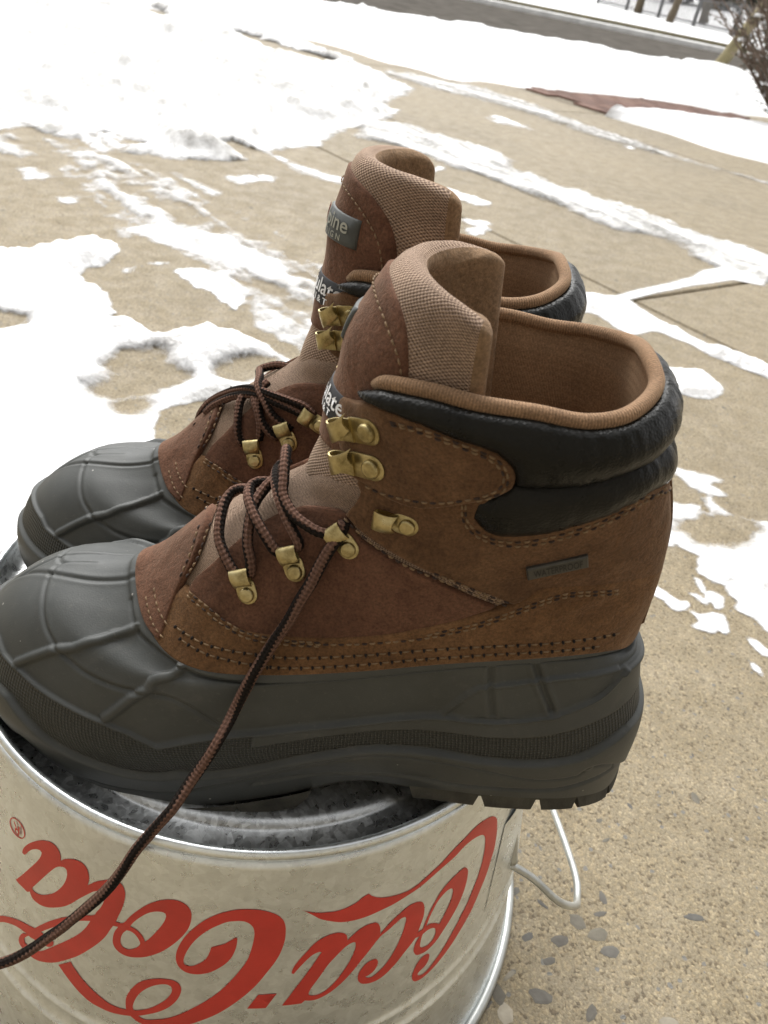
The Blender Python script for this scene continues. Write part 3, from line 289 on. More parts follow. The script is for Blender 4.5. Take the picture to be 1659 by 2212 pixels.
def rubber(name, knurl=False):
    M = N(name); o = M.obj(); a = M.tex('ShaderNodeTexNoise', 45, o, Detail=5.0, Roughness=.65); b = M.tex('ShaderNodeTexNoise', 1400, o, Detail=2.0)
    dust = M.tex('ShaderNodeTexNoise', 420, o, Detail=3.0, Roughness=.8)
    col = M.ramp(a.outputs[0], [(.3, (.037, .040, .038)), (.7, (.058, .061, .057))])
    col = M.mix(M.ramp(dust.outputs[0], [(.60, (0,)*3), (.80, (.40,)*3)]), col, (.15, .14, .12))
    sk = M.tex('ShaderNodeTexVoronoi', 150, o); ss = M.n('ShaderNodeSeparateColor'); M.l(sk.outputs['Color'], ss.inputs[0])
    col = M.mix(M.math('MULTIPLY', M.math('LESS_THAN', ss.outputs[0], .16), M.math('LESS_THAN', sk.outputs['Distance'], .075)), col, (.30, .29, .27))
    scf = M.tex('ShaderNodeTexNoise', 26, o, Detail=8.0, Roughness=.75, Distortion=1.2); col = M.mix(M.ramp(scf.outputs[0], [(.56, (0,)*3), (.72, (.30,)*3)]), col, (.12, .115, .10))
    M.set(col, M.math('ADD', M.math('MULTIPLY', a.outputs[0], .22), .42), 0.0); M.b.inputs['Specular IOR Level'].default_value = .5
    if knurl:
        sp = M.n('ShaderNodeSeparateXYZ'); M.l(M.uv(), sp.inputs[0])
        sx = M.math('SINE', M.math('MULTIPLY', sp.outputs[0], 2*PI/.0015)); sy = M.math('SINE', M.math('MULTIPLY', sp.outputs[1], 2*PI/.0014))
        h = M.math('ADD', M.math('MULTIPLY', sx, .65), M.math('MULTIPLY', sy, .35)); nb = M.bump(h, .0004, 1.0)
        M.set(M.mix(M.ramp(h, [(.2, (0,)*3), (.9, (1,)*3)]), (.024, .025, .021), (.066, .066, .056)), .8)
    else: M.bump(b.outputs[0], .00012, .5)
    return M.m
def plain(name, color, rough=.6, metal=0.0, nscale=60, namp=.25, bump=0.0, bscale=400, co='obj', spec=.5):
    M = N(name); o = M.obj() if co == 'obj' else M.pos(); a = M.tex('ShaderNodeTexNoise', nscale, o, Detail=5.0, Roughness=.6)
    lo = tuple(max(0, c*(1-namp)) for c in color); hi = tuple(c*(1+namp) for c in color)
    M.set(M.ramp(a.outputs[0], [(.3, lo), (.7, hi)]), rough, metal); M.b.inputs['Specular IOR Level'].default_value = spec
    if bump:
        b = M.tex('ShaderNodeTexNoise', bscale, o, Detail=4.0); M.bump(b.outputs[0], bump, 1.0)
    return M.m
MAT = {}
MAT['suede_tan'] = suede('tan_suede', (.118, .060, .027), (.152, .079, .036), (.188, .101, .048))
MAT['suede_brown'] = suede('brown_suede', (.098, .051, .026), (.128, .068, .035), (.160, .088, .046))
MAT['suede_red'] = suede('dark_brown_suede', (.094, .044, .027), (.123, .058, .036), (.154, .076, .047))
MAT['cordura'] = weave('brown_canvas', (.42, .30, .22), (.125, .078, .056), .00148, .0004)
MAT['lining'] = weave('brown_knit_lining', (.27, .165, .094), (.185, .110, .062), .0010, .00015, rib=True); MAT['fleece'] = suede('brown_fleece', (.21, .135, .078), (.25, .162, .096), (.29, .19, .115))
MAT['rubber'] = rubber('grey_rubber'); MAT['knurl'] = rubber('knurled_rubber', True)
MAT['sole'] = plain('sole_rubber', (.050, .047, .037), .85, 0, 60, .6, .0002, 900)
def vinyl():
    M = N('black_padded_vinyl'); o = M.obj(); a = M.tex('ShaderNodeTexNoise', 60, o, Detail=5.0, Roughness=.6); v = M.tex('ShaderNodeTexVoronoi', 900, o)
    M.set(M.ramp(a.outputs[0], [(.3, (.007, .007, .006)), (.7, (.013, .0125, .011))]), M.ramp(a.outputs[0], [(.3, (.22,)*3), (.7, (.38,)*3)]))
    M.b.inputs['Specular IOR Level'].default_value = .17; M.bump(M.math('ADD', M.math('MULTIPLY', v.outputs[0], .25), a.outputs[0]), .0012, .5); return M.m
MAT['vinyl'] = vinyl()
def brass():
    M = N('antique_brass'); o = M.obj(); a = M.tex('ShaderNodeTexNoise', 160, o, Detail=5.0, Roughness=.7)
    M.set(M.ramp(a.outputs[0], [(.28, (.19, .145, .06)), (.5, (.46, .375, .185)), (.75, (.62, .53, .30))]), M.ramp(a.outputs[0], [(.3, (.5,)*3), (.7, (.26,)*3)]), 1.0)
    M.bump(a.outputs[0], .0002, .6); return M.m
MAT['brass'] = brass()
MAT['thread'] = plain('stitching_thread', (.20, .13, .07), .8, 0, 300, .3); MAT['thread_dark'] = plain('dark_thread', (.035, .02, .014), .8, 0, 300, .3)
MAT['hole'] = plain('needle_hole', (.012, .008, .006), .9)
def lace():
    M = N('braided_lace'); sp = M.n('ShaderNodeSeparateXYZ'); M.l(M.uv(), sp.inputs[0]); L, A = sp.outputs[0], sp.outputs[1]
    per = .0046
    z = M.math('ABSOLUTE', M.math('SUBTRACT', M.math('FRACT', M.math('DIVIDE', L, per)), .5))
    st = M.math('SINE', M.math('ADD', M.math('MULTIPLY', A, 4*PI), M.math('ADD', M.math('MULTIPLY', M.math('SINE', M.math('MULTIPLY', L, 2*PI/.0019)), .30), M.math('MULTIPLY', L, 2*PI/.09))))
    k1 = M.math('SINE', M.math('ADD', M.math('MULTIPLY', L, 2*PI/.0036), M.math('MULTIPLY', A, 8*PI))); k2 = M.math('SINE', M.math('SUBTRACT', M.math('MULTIPLY', L, 2*PI/.0036), M.math('MULTIPLY', A, 8*PI)))
    h = M.math('MULTIPLY', k1, k2); nf = M.tex('ShaderNodeTexNoise', 1600, M.obj(), Detail=2.0)
    c = M.mix(M.ramp(M.math('ADD', M.math('MULTIPLY', st, .5), .5), [(.36, (0,)*3), (.46, (1,)*3)]), (.016, .012, .010), (.135, .076, .056))
    c = M.mix(.75, c, M.ramp(M.math('ADD', M.math('MULTIPLY', h, .5), .5), [(.1, (.5,)*3), (.8, (1.25,)*3)]), 'MULTIPLY')
    c = M.mix(.6, c, M.ramp(nf.outputs[0], [(.3, (.6,)*3), (.7, (1.4,)*3)]), 'MULTIPLY')
    M.set(c, .95); M.b.inputs['Specular IOR Level'].default_value = .12; M.bump(M.math('ADD', h, nf.outputs[0]), .0003, .8); return M.m
MAT['lace'] = lace()
def galv(name, tint, r0, r1, sc):
    M = N(name); o = M.obj(); w = M.tex('ShaderNodeTexNoise', 40, o, Detail=3.0)
    wv = M.n('ShaderNodeVectorMath', operation='MULTIPLY_ADD'); M.l(w.outputs[1], wv.inputs[0]); wv.inputs[1].default_value = (.012,)*3; M.l(o, wv.inputs[2])
    v = M.tex('ShaderNodeTexVoronoi', sc, wv.outputs[0]); v2 = M.tex('ShaderNodeTexVoronoi', sc*2.3, wv.outputs[0]); n_ = M.tex('ShaderNodeTexNoise', 14, o, Detail=5.0, Roughness=.6)
    g = M.n('ShaderNodeSeparateColor'); M.l(v.outputs['Color'], g.inputs[0]); g2 = M.n('ShaderNodeSeparateColor'); M.l(v2.outputs['Color'], g2.inputs[0])
    f = M.math('ADD', M.math('MULTIPLY', g.outputs[0], .6), M.math('MULTIPLY', g2.outputs[1], .4))
    c = M.ramp(f, [(.1, tuple(t*r0 for t in tint)), (.9, tuple(t*r1 for t in tint))])
    c = M.mix(.6, c, M.ramp(n_.outputs[0], [(.3, (.72,)*3), (.7, (1.1,)*3)]), 'MULTIPLY')
    M.set(c, M.ramp(f, [(0, (.24,)*3), (1, (.42,)*3)]), .88); M.bump(M.math('ADD', g.outputs[1], n_.outputs[0]), .00035, .35); return M.m
MAT['galv'] = galv('galvanised_steel', (.86, .90, .91), .88, 1.05, 200)
MAT['galv_floor'] = galv('spangled_zinc', (.74, .755, .755), .60, 1.14, 280)
MAT['wire'] = plain('zinc_wire', (.52, .53, .51), .4, .85, 90, .15)
MAT['red'] = plain('red_paint', (.58, .038, .026), .42, 0, 60, .10, .00006, 900)
# ------------------------------------------------------------------ the boot's last: a ring-by-ring surface, (s toe, w outward, h up) in millimetres
def cshift(sv):
    x = np.clip((sv-150)/150, 0, 1); return -8*x*x*(3-2*x)
_R = np.array(D['rings'], float)
_med = _R[:, 9:0:-1].copy(); _med[:, :, 1] = 2*cshift(_med[:, :, 0])-_med[:, :, 1]*.97
_C = np.concatenate([_R, _med], 1); _C = np.concatenate([_C[:, -3:], _C, _C[:, :4]], 1)
def S(u, v):
    """u: 0 heel, 1 toe, positive outside of the foot, negative inside; v: 0 sole, 4 rubber edge, 8 collar; returns metres"""
    u, v = np.broadcast_arrays(np.asarray(u, float), np.asarray(v, float)); sh = u.shape; u = u.ravel(); v = v.ravel()
    nr = _C.shape[0]; i = np.clip(v.astype(int), 0, nr-2); f = (v-i)[:, None]
    ui = (u % 2)*10+3; k = np.floor(ui).astype(int); G = (ui-k)[:, None]
    def row(r):
        a, b, c, d = _C[r, k-1], _C[r, k], _C[r, k+1], _C[r, k+2]
        return .5*(2*b+(c-a)*G+(2*a-5*b+4*c-d)*G*G+(3*b-a-3*c+d)*G**3)
    a, b, c, d = [row(np.clip(i+q, 0, nr-1)) for q in (-1, 0, 1, 2)]
    a = np.where((i == 0)[:, None], 2*b-c, a); d = np.where((i == nr-2)[:, None], 2*c-b, d)
    o = .5*(2*b+(c-a)*f+(2*a-5*b+4*c-d)*f*f+(3*b-a-3*c+d)*f**3)
    return o.reshape(sh+(3,))/1000
def SN(u, v, e=.012):
    du = S(np.asarray(u)+e, v)-S(np.asarray(u)-e, v); dv = S(u, np.clip(np.asarray(v)+.12, 0, 8))-S(u, np.clip(np.asarray(v)-.12, 0, 8))
    n = np.cross(dv, du); return n/(np.linalg.norm(n, axis=-1)[..., None]+1e-12)
LU, LV = .30, .024                       # rough metres per unit of u and v
uvm = lambda P: np.asarray(P, float)*[LU, LV]

def seam_v(curve, u):
    c = np.array(sorted(curve)); return np.interp(u, c[:, 0], c[:, 1])
# --- relief moulded into the rubber shell
NU, NV = 800, 180
_uu = np.linspace(0, 1, NU//2+1); _vv = np.linspace(0, 4.0, NV)
_U, _V = np.meshgrid(_uu, _vv); _P = S(_U, _V); _Nn = SN(_U, _V)
RB = D['rub']
def rdist(name, pad=None):
    c = np.array(RB[name], float); c = catmull(c, 6); q = S(c[:, 0], c[:, 1]).reshape(-1, 3); X = _P.reshape(-1, 3); best = np.full(len(X), 1e9); arc = np.zeros(len(X)); m = len(q)
    for i in range(m-1):
        a, e = q[i], q[i+1]-q[i]; t = np.clip(((X-a)@e)/(e@e+1e-15), 0, 1); w = X-a-t[:, None]*e; d = (w*w).sum(1)
        k = d < best; best[k] = d[k]; arc[k] = (i+t[k])/(m-1)
    return np.sqrt(best).reshape(_U.shape)*1000, arc.reshape(_U.shape)
sm = lambda x: (lambda t: t*t*(3-2*t))(np.clip(x, 0, 1))
disp = np.zeros_like(_U)
for nm, wd, ht in (('ribA', 2.0, 2.3), ('ribB', 2.2, 2.6)):
    d, a = rdist(nm); disp += ht*np.sqrt(np.clip(1-(d/wd)**2, 0, 1))*(.75+.25*a)
for nm in ('arc1', 'line1', 'arc2'):
    d, a = rdist(nm); disp += -.75*np.exp(-(d/.9)**2)+.15*np.exp(-((d-1.9)/1.2)**2)
vh_ = seam_v(RB['heelarc'], _U); u0_ = max(p[0] for p in RB['heelarc']); d, a = rdist('heelarc'); disp += 1.6*np.exp(-(d/.8)**2)+1.0*sm((vh_-_V)/.05)*sm((u0_-_U)/.02)*sm((_V-seam_v(RB['hl'], _U))/.05)
for nm in ('hv1', 'hv2'):
    d, a = rdist(nm); disp += -1.2*np.exp(-(d/.9)**2)+.6*np.exp(-((d-2.2)/1.0)**2)
vw = seam_v(RB['welt'], _U); disp += 1.9*sm((_V-vw)/.07+.5)
for nm, dep, wd in (('bandbot', -1.3, .9), ('r3', -1.5, 1.1), ('r4', -1.6, 1.0), ('welt', -1.2, .8)):
    d, a = rdist(nm); disp += dep*np.exp(-(d/wd)**2)
top_c = sorted(RB['lip']+RB['bandtop'][:-1]); vt = seam_v(top_c, _U); vb = seam_v(RB['bandbot'], _U); vl = seam_v(RB['lip2'], _U)
umax = max(p[0] for p in RB['lip2'])
below = sm((vt-_V)/.07+.5); disp += 2.0*below
inband = sm((np.where(_U > umax, vt-.04, vl)-_V)/.05+.5)*sm((_V-vb)/.05+.5); disp -= .8*inband
d, a = rdist('lip'); disp += 1.1*np.exp(-(d/1.0)**2)
v3 = seam_v(RB['r3'], _U); disp += 1.3*sm((vb-_V)/.06)*sm((_V-v3)/.06)
disp *= sm((4.0-_V)/.03+.25)
knurl_mask = (inband > .5)

def edge_profile(d, th, r): return th*np.sqrt(np.clip(1-(1-np.clip(d/r, 0, 1))**2, 0, 1))
class Boot:
    def __init__(b, mir, mat4, label, hw_in, lace, group):
        b.m = np.array([1, mir, 1.]); b.mir = mir
        b.root = empty('boot', label=label, cat='boot', group=group, mat=mat4)
    def put(b, name, V, F, mat, parent=None, uv=None, midx=None, smooth=True):
        F = [tuple(f)[::-1] for f in F] if b.mir < 0 else F
        return mk(name, np.asarray(V)*b.m, F, mat, parent or b.root, smooth, uv, midx)
    # a sheet of leather / padding lying on the last
    def panel(b, name, poly, mat, base=0.0, th=1.2, r=.7, grid=.0034, puff=None, label=None, n=2, fn=None):
        P = smooth_outline(uvm(poly), n, 40); P = resample(P, .0018, True)
        ar = .5*np.sum(P[:, 0]*np.roll(P[:, 1], -1)-P[:, 1]*np.roll(P[:, 0], -1))
        if ar < 0: P = P[::-1]
        W, Fc, V0 = cdt(P, (), grid, ((.0004, .0009) if puff is None else (.0008, .002, .004)))
        d = dpoly(W, P)*1000
        off = base+edge_profile(d, th, r)
        u, v = W[:, 0]/LU, W[:, 1]/LV; vc = np.clip(v, 0, 8)
        X = S(u, vc); Nn = SN(u, vc)
        if fn is not None: off = off+fn(u, v, d)
        top = X+Nn*off[:, None]/1000; nb = len(P)
        # skirt
        bi = np.arange(nb); low = X[bi]+Nn[bi]*(base-1.2)/1000
        V = np.concatenate([top, low]); n0 = len(top)
        # orientation: (u,v) counter-clockwise gives du x dv = inward, so flip
        F = [(a, c, bb) for a, bb, c in Fc]
        for i in range(nb): j = (i+1) % nb; F.append((i, j, n0+j, n0+i))
        uv = np.concatenate([W, W[bi]])
        o = b.put(name, V, F, mat, uv=uv)
        if label: o['label'] = label
        return o
    def both(b, name, poly, mat, **k):
        poly = [tuple(p) for p in poly]
        b.panel(name, poly, mat, **k); return b.panel(name, [(-u, v) for u, v in poly], mat, **k)
    def wrap_back(b, name, half, mat, **k):           # half outline from heel (u=0) bottom ... back to heel top
        half = [tuple(p) for p in half]; return b.panel(name, half+[(-u, v) for u, v in half[::-1] if abs(u) > 1e-6], mat, **k)
    def wrap_front(b, name, half, mat, **k):
        half = [tuple(p) for p in half]; return b.panel(name, half+[(2-u, v) for u, v in half[::-1] if abs(u-1) > 1e-6], mat, **k)
    def frame(b, u, v, u2, v2):
        p = S(u, v); n = SN(u, v); q = S(u2, v2); e1 = q-p; e1 -= n*(e1@n); e1 /= np.linalg.norm(e1); e2 = np.cross(n, e1); return p, e1, e2, n

def ribbon(path, width, th, taper=None, n=6, notch=None):
    """bent metal strip: path in (x along, z out) mm, width along y; solid"""
    P = catmull(path, n); m = len(P); T = np.gradient(P, axis=0); T /= np.linalg.norm(T, axis=1)[:, None]; Nn = np.stack([-T[:, 1], T[:, 0]], 1)
    ny = 7; V = []
    w = np.broadcast_to(np.asarray(width, float), (m,)) if taper is None else np.interp(np.linspace(0, 1, m), *taper)
    for side in (1, -1):
        for i in range(m):
            for j in range(ny):
                y = (j/(ny-1)-.5)*w[i]; e = 1-.35*(abs(2*j/(ny-1)-1) > .99)
                q = P[i]+Nn[i]*side*th/2*e; V.append((q[0], y, q[1]))
    F = []
    g = grid_faces(ny, m); F += g; F += [tuple(k+ny*m for k in f[::-1]) for f in g]
    for i in range(m-1):
        for j in (0, ny-1):
            a, c = i*ny+j, (i+1)*ny+j; q = (a, c, c+ny*m, a+ny*m); F.append(q if j else q[::-1])
    for i in (0, m-1):
        for j in range(ny-1):
            a, c = i*ny+j, i*ny+j+1; q = (a, c, c+ny*m, a+ny*m); F.append(q[::-1] if i else q)
    return np.array(V), F
def RIBT(P, amt):
    """hollow out the free end of a strip made by ribbon()"""
    m = len(P)//14; t = np.tile(np.repeat(np.linspace(0, 1, m), 7), 2); y = np.tile(np.tile(np.linspace(-1, 1, 7), m), 2); return amt*(1-y*y)*np.clip((t-.72)/.28, 0, 1)
def ARCH(P, amt):
    m = len(P)//14; t = np.tile(np.repeat(np.linspace(0, 1, m), 7), 2); y = np.tile(np.tile(np.linspace(-1, 1, 7), m), 2); return amt*y*y*np.clip((t-.45)/.55, 0, 1)
def dome(r, h, z0, seg=18):
    V = []; prof = [(r, z0), (r, z0+h*.45), (r*.92, z0+h*.75), (r*.74, z0+h*.93), (r*.66, z0+h*.90), (r*.45, z0+h), (0.001, z0+h*1.05)]
    for q, z in prof:
        for k in range(seg): a = 2*PI*k/seg; V.append((q*math.cos(a), q*math.sin(a), z))
    return np.array(V), grid_faces(seg, len(prof), wrap=True)
def place(V, fr, lift, k=1.0):
    p, e1, e2, n = fr; V = np.asarray(V)*k/1000; return p+n*lift/1000+V[:, :1]*e1+V[:, 1:2]*e2+V[:, 2:]*n
def plate(x0, x1, w, th, seg=10):
    """stadium-shaped plate from x0 to x1"""
    r = w/2; pts = [(x1-r+r*math.cos(a), r*math.sin(a)) for a in np.linspace(-PI/2, PI/2, seg)]+[(x0+r+r*math.cos(a), r*math.sin(a)) for a in np.linspace(PI/2, 3*PI/2, seg)]
    m = len(pts); V = [(x, y, 0) for x, y in pts]+[(x, y, th*.7) for x, y in pts]+[(x*1.0-(x-(x0+x1)/2)*.06, y*.92, th) for x, y in pts]
    F = [(i, (i+1) % m, m+(i+1) % m, m+i) for i in range(m)]+[(m+i, m+(i+1) % m, 2*m+(i+1) % m, 2*m+i) for i in range(m)]+[tuple(range(2*m, 3*m))]
    return np.array(V), F

def make_boot(mir, mat4, label, hw_out, hw_in, laces, tdx, tdh):
    b = Boot(mir, mat4, label, None, None, 'pair of winter boots')
    # ---- rubber shell, full loop
    u_full = np.r_[_uu, -_uu[-2:0:-1]]; idx = np.r_[np.arange(len(_uu)), np.arange(len(_uu)-2, 0, -1)]
    dsp = disp[:, idx]; kn = knurl_mask[:, idx]
    UU, VV = np.meshgrid(u_full, _vv); X = S(UU, VV)+SN(UU, VV)*dsp[..., None]/1000
    nu = len(u_full); V = X.reshape(-1, 3)
    ring = S(u_full, np.full(nu, 4.0)); inn = ring-SN(u_full, np.full(nu, 4.0))*.004; inn[:, 2] -= .006
    V = np.concatenate([V, inn]); F = grid_faces(nu, NV+1, flip=True, wrap=True)
    Xw = np.linalg.norm(np.diff(S(u_full, np.full(nu, 1.5)), axis=0, append=S(u_full[:1], [1.5])), axis=1); al = np.r_[0, np.cumsum(Xw)[:-1]]
    vl_ = np.linalg.norm(np.diff(S(np.full(NV, .4), _vv), axis=0), axis=1); hl_ = np.r_[0, np.cumsum(vl_)]
    uv = np.stack([np.tile(al, NV+1), np.repeat(np.r_[hl_, hl_[-1]], nu)], 1)
    kf = kn.reshape(-1); fm = [1 if all(i < len(kf) and kf[i] for i in f) else 0 for f in F]
    b.put('rubber_shell', V, F, [MAT['rubber'], MAT['knurl']], uv=uv, midx=fm)
    # ---- outsole plate and lugs
    uo = np.linspace(-1, 1, 121)[:-1]; o0 = S(uo, np.zeros(120)); c = o0.copy(); c[:, 1] = cshift(c[:, 0]*1000)/1000+(c[:, 1]-cshift(c[:, 0]*1000)/1000)*.25
    t1 = o0+SN(uo, np.zeros(120))*.0012*[1, 1, 0]; t1[:, 2] += .0012; t2 = t1.copy(); t2[:, 2] -= .0035
    V = np.concatenate([o0+[0, 0, .003], t1, t2, c-[0, 0, .002]]); F = grid_faces(120, 4, wrap=True); F.append(tuple(range(360, 480)))
    b.put('outsole', V, F, MAT['sole'])
    lg = D['lug'];
    spans = [(.985, .915), (.90, .850)]+[(lg[i], lg[i+1]) for i in (5, 7, 9)]+[(.843, .78)]+[(lg[11], lg[12]), (lg[13], lg[14]), (lg[15], lg[16]), (lg[17], .125), (.11, .03)]
    for sgn in (1, -1):
        for ua, ub in spans:
            k = max(3, int(abs(ua-ub)*60)+2); q = np.linspace(ua, ub, k)*sgn; top = np.linspace(ua+.007, ub-.007, k)*sgn
            low = .0095
            ot = S(top, np.zeros(k))+SN(top, np.zeros(k))*([.0042, .0042, 0] if ua > .5 else [.0016, .0016, 0]); ob = S(q, np.zeros(k))+SN(q, np.zeros(k))*[.0012, .0012, 0]
            def inner(P, f):
                cc = cshift(P[:, 0]*1000)/1000; R_ = P.copy(); R_[:, 1] = cc+(P[:, 1]-cc)*f; R_[:, 0] = P[:, 0]+(np.clip(P[:, 0], .045, .26)-P[:, 0])*(1-f)*1.0; return R_
            if ua > .5 and ub < .6: ob[-1, 2] += .004
            ob = ob-[0, 0, low]; ob2 = ob.copy(); ob2[:, 2] += .0022; ob2 = ob2+SN(q, np.zeros(k))*([.0034, .0034, 0] if ua > .5 else [.0012, .0012, 0])
            ot = ot+[0, 0, .001]; it = inner(ot, .55); ib = inner(ob, .58)
            V = np.concatenate([ot, ob2, ob, ib, it]); F = []
            for r_ in range(4):
                for i in range(k-1): a = r_*k+i; f = (a, a+k, a+k+1, a+1); F.append(f if sgn > 0 else f[::-1])
            e0 = (0, 4*k, 3*k, 2*k, k); e1 = (k-1, 2*k-1, 3*k-1, 4*k-1, 5*k-1)
            F += [e0, e1] if sgn > 0 else [e0[::-1], e1[::-1]]
            b.put('tread_lug', V, F, MAT['sole'], smooth=False)
    if mir > 0:
        p0 = S(-.055, 1.9); n0 = SN(-.055, 1.9); V, F, uv = tube([p0-n0*.002, p0+n0*.002, p0+n0*.0075], [.0016, .0015, .0013], 8); b.put('heel_tab', V, F, MAT['sole'])
    # ---- inner canvas (gusset) surface
    gu = np.linspace(-1, 1, 161)[:-1]; gv = np.linspace(4, 7.9, 60); GU, GV = np.meshgrid(gu, gv)
    fold = .0018*np.sin(GV*9+4*np.abs(GU))*np.exp(-((np.abs(GU)-.80)/.12)**2)*sm((GV-5.6)/.5)
    X = S(GU, GV)+SN(GU, GV)*(fold-.0004)[..., None]; F = [f for f in grid_faces(160, 60, flip=True, wrap=True)]
    A = np.abs(GU.ravel()); B = GV.ravel(); F = [f for f in F if not any(A[i] > .80 and B[i] > 6.75 for i in f)]
    b.put('gusset', X.reshape(-1, 3), F, MAT['cordura'], uv=np.stack([GU.ravel()*LU, B*LV], 1))
    # ---- leather
    e2 = [tuple(p) for p in D['edge2']]; e2[-1] = (0.0, 5.36); e2[-2] = (.16, 5.52)
    clow = [(0, 6.72), (.06, 6.78)]+[tuple(p) for p in D['clow'][1:]]
    fold_ = [tuple(p) for p in D['fold'][:4]]+[(.10, 7.40), (0, 7.43)]
    q = [tuple(p) for p in D['qseam']]; gap = [tuple(p) for p in D['gap']]; wing = [tuple(p) for p in D['wing']]; wt = [tuple(p) for p in D['wing_top']]
    ve = [tuple(p) for p in D['vampedge']]
    b.both('vamp_side', gap+[(.60, 5.78), (.45, 5.58), (.34, 5.15), (.42, 4.65), (.52, 4.50), (.66, 4.43), (.76, 4.46), (.84, 4.45)], MAT['suede_red'], base=.2, th=1.2)
    b.wrap_back('mudguard', [(0, 5.36)]+[(u, v) for u, v in e2[::-1][1:]]+[(.86, 4.40), (.85, 4.2), (.83, 3.97), (.75, 3.96), (.5, 3.96), (.25, 3.96), (.1, 3.96), (0, 3.96)], MAT['suede_tan'], base=.9, th=1.2)
    b.wrap_front('vamp', [(1, 3.95), (.93, 3.95), (.86, 3.95)]+ve+[(1.0, 4.99)], MAT['suede_red'], base=1.5, th=1.4)
    quarter = [(0, 5.30), (.16, 5.42), (.19, 5.42), (.27, 5.47), (.30, 5.36), (.325, 5.23)]+[(u, v) for u, v in q[::-1]]+[(.69, 6.55), (.6, 6.62), (.5, 6.75), (.455, 6.85)]+[p for p in clow[::-1] if p[0] < .452]
    b.wrap_back('quarter', quarter, MAT['suede_brown'], base=.8, th=1.2)
    b.both('eyestay', wing, MAT['suede_brown'], base=2.2, th=1.8)
    b.panel('backstay', [(.040, 4.0), (.045, 5.0), (.05, 6.2), (.045, 6.72), (-.045, 6.72), (-.05, 6.2), (-.045, 5.0), (-.040, 4.0)], MAT['suede_brown'], base=1.9, th=1.3)
    # ---- padded vinyl collar
    wr = lambda u, v, d: .6*(vnoise(np.abs(u)*150+9, v*2.2+3)-.5)*np.exp(-((d-2.5)/4)**2)*(1.0+1.2*np.exp(-(u/.22)**2))*sm((.72-np.abs(u))/.15)+.5*(vnoise(u*60+3, v*7)-.5)
    up = [(0, 7.98), (.2, 7.98), (.4, 7.98), (.6, 7.97), (.74, 7.95), (.80, 7.90), (.80, 7.80)]+[(u, v-.05) for u, v in wt[2:]]+[(u, v) for u, v in fold_]
    b.wrap_back('collar_pad', up[::-1], MAT['vinyl'], base=1.0, th=6.0, r=12, grid=.0022, fn=wr)
    lowp = fold_[::-1]+[(.415, 7.05), (.45, 6.8), (.448, 6.56), (.422, 6.40), (.39, 6.33), (.34, 6.38), (.28, 6.54), (.20, 6.80), (.15, 6.88), (.06, 6.74), (0, 6.68)]
    b.wrap_back('collar_pad', [(u, v) for u, v in lowp[::-1]], MAT['vinyl'], base=.2, th=4.6, r=9, grid=.0022, fn=wr)
    # ---- collar tape and lining
    tu = np.linspace(-.835, .835, 150); tc = S(tu, np.full(150, 8.0))-SN(tu, np.full(150, 7.9))*[.0022, .0022, 0]; tc[:, 2] += .0008
    rr = .0026*(1-.20*sm((np.abs(tu)-.60)/.235))*np.sqrt(np.clip(1-(np.abs(tu)/.8351)**24, .05, 1)); tv, tf, tuv = tube(tc, rr, 14)
    b.put('collar_tape', tv, tf, MAT['lining'], uv=tuv*[1, .028])
    lv = np.r_[8.0, np.linspace(7.7, 5.2, 22)]; LUU, LVV = np.meshgrid(np.linspace(-.86, .86, 120), lv)
    ins = np.interp(LVV, [5.2, 7.0, 7.7, 8.0], [7.5, 8.8, 6.2, 3.2]); X = S(LUU, LVV)-SN(LUU, LVV)*(ins/1000)[..., None]
    b.put('lining', X.reshape(-1, 3), grid_faces(120, len(lv)), MAT['lining'], uv=np.stack([LUU.ravel()*LU, LVV.ravel()*LV], 1))
    fu = np.linspace(-1, 1, 61)[:-1]; fl = S(fu, np.full(60, 5.3)); b.put('insole', np.concatenate([fl-SN(fu, np.full(60, 5.3))*.003, [fl.mean(0)]]), [(i, (i+1) % 60, 60) for i in range(60)], MAT['lining'])
    # ---- tongue
    cs = catmull([(145, 148), (137, 170), (131, 190), (126, 205), (121, 215), (113, 224.5), (106, 228)], 10); cl = np.r_[0, np.cumsum(np.linalg.norm(np.diff(cs, axis=0), axis=1))]; cl /= cl[-1]
    def TG(phi, t):
        """phi -1..1 across (outside positive), t 0..1 upward; mm"""
        t = t*(1-.15*(1-np.sqrt(1-.999*np.clip((np.abs(phi)-.62)/.38, 0, 1)**2)))
        s0 = np.interp(t, cl, cs[:, 0]); h0 = np.interp(t, cl, cs[:, 1]); a = phi*1.42; wd = 26+6*t; s0 = s0+tdx*np.clip(t*1.5, 0, 1)+(9*t**3 if tdh > 0 else 0); h0 = h0+tdh*t; dp = (s0-(85-3*t+5*np.tanh(3*phi)))/(1-math.cos(1.42))
        drop = (1-np.cos(a))*(2+3*np.clip(t, 0, 1)**2)
        return np.stack([s0-dp*(1-np.cos(a)), wd*np.sin(a)*(1+.06*np.abs(phi)), h0-drop], -1)/1000
    def TN(phi, t):
        dp_ = TG(phi+.02, t)-TG(phi-.02, t); dt_ = TG(phi, np.clip(t+.02, 0, 1))-TG(phi, np.clip(t-.02, 0, 1)); n = np.cross(dp_, dt_)
        n = n/(np.linalg.norm(n, axis=-1)[..., None]+1e-12); return n*np.sign((n[..., 0]*np.cos(phi*1.42)+n[..., 1]*np.sin(phi*1.42)))[..., None]
    pe = np.r_[-1+np.r_[0, .004, .015, .035, .07, .12], np.linspace(-.82, .82, 44), 1-np.r_[.12, .07, .035, .015, .004, 0]]; te = np.r_[np.linspace(0, .90, 34), .93, .955, .975, .988, .996, 1.0]
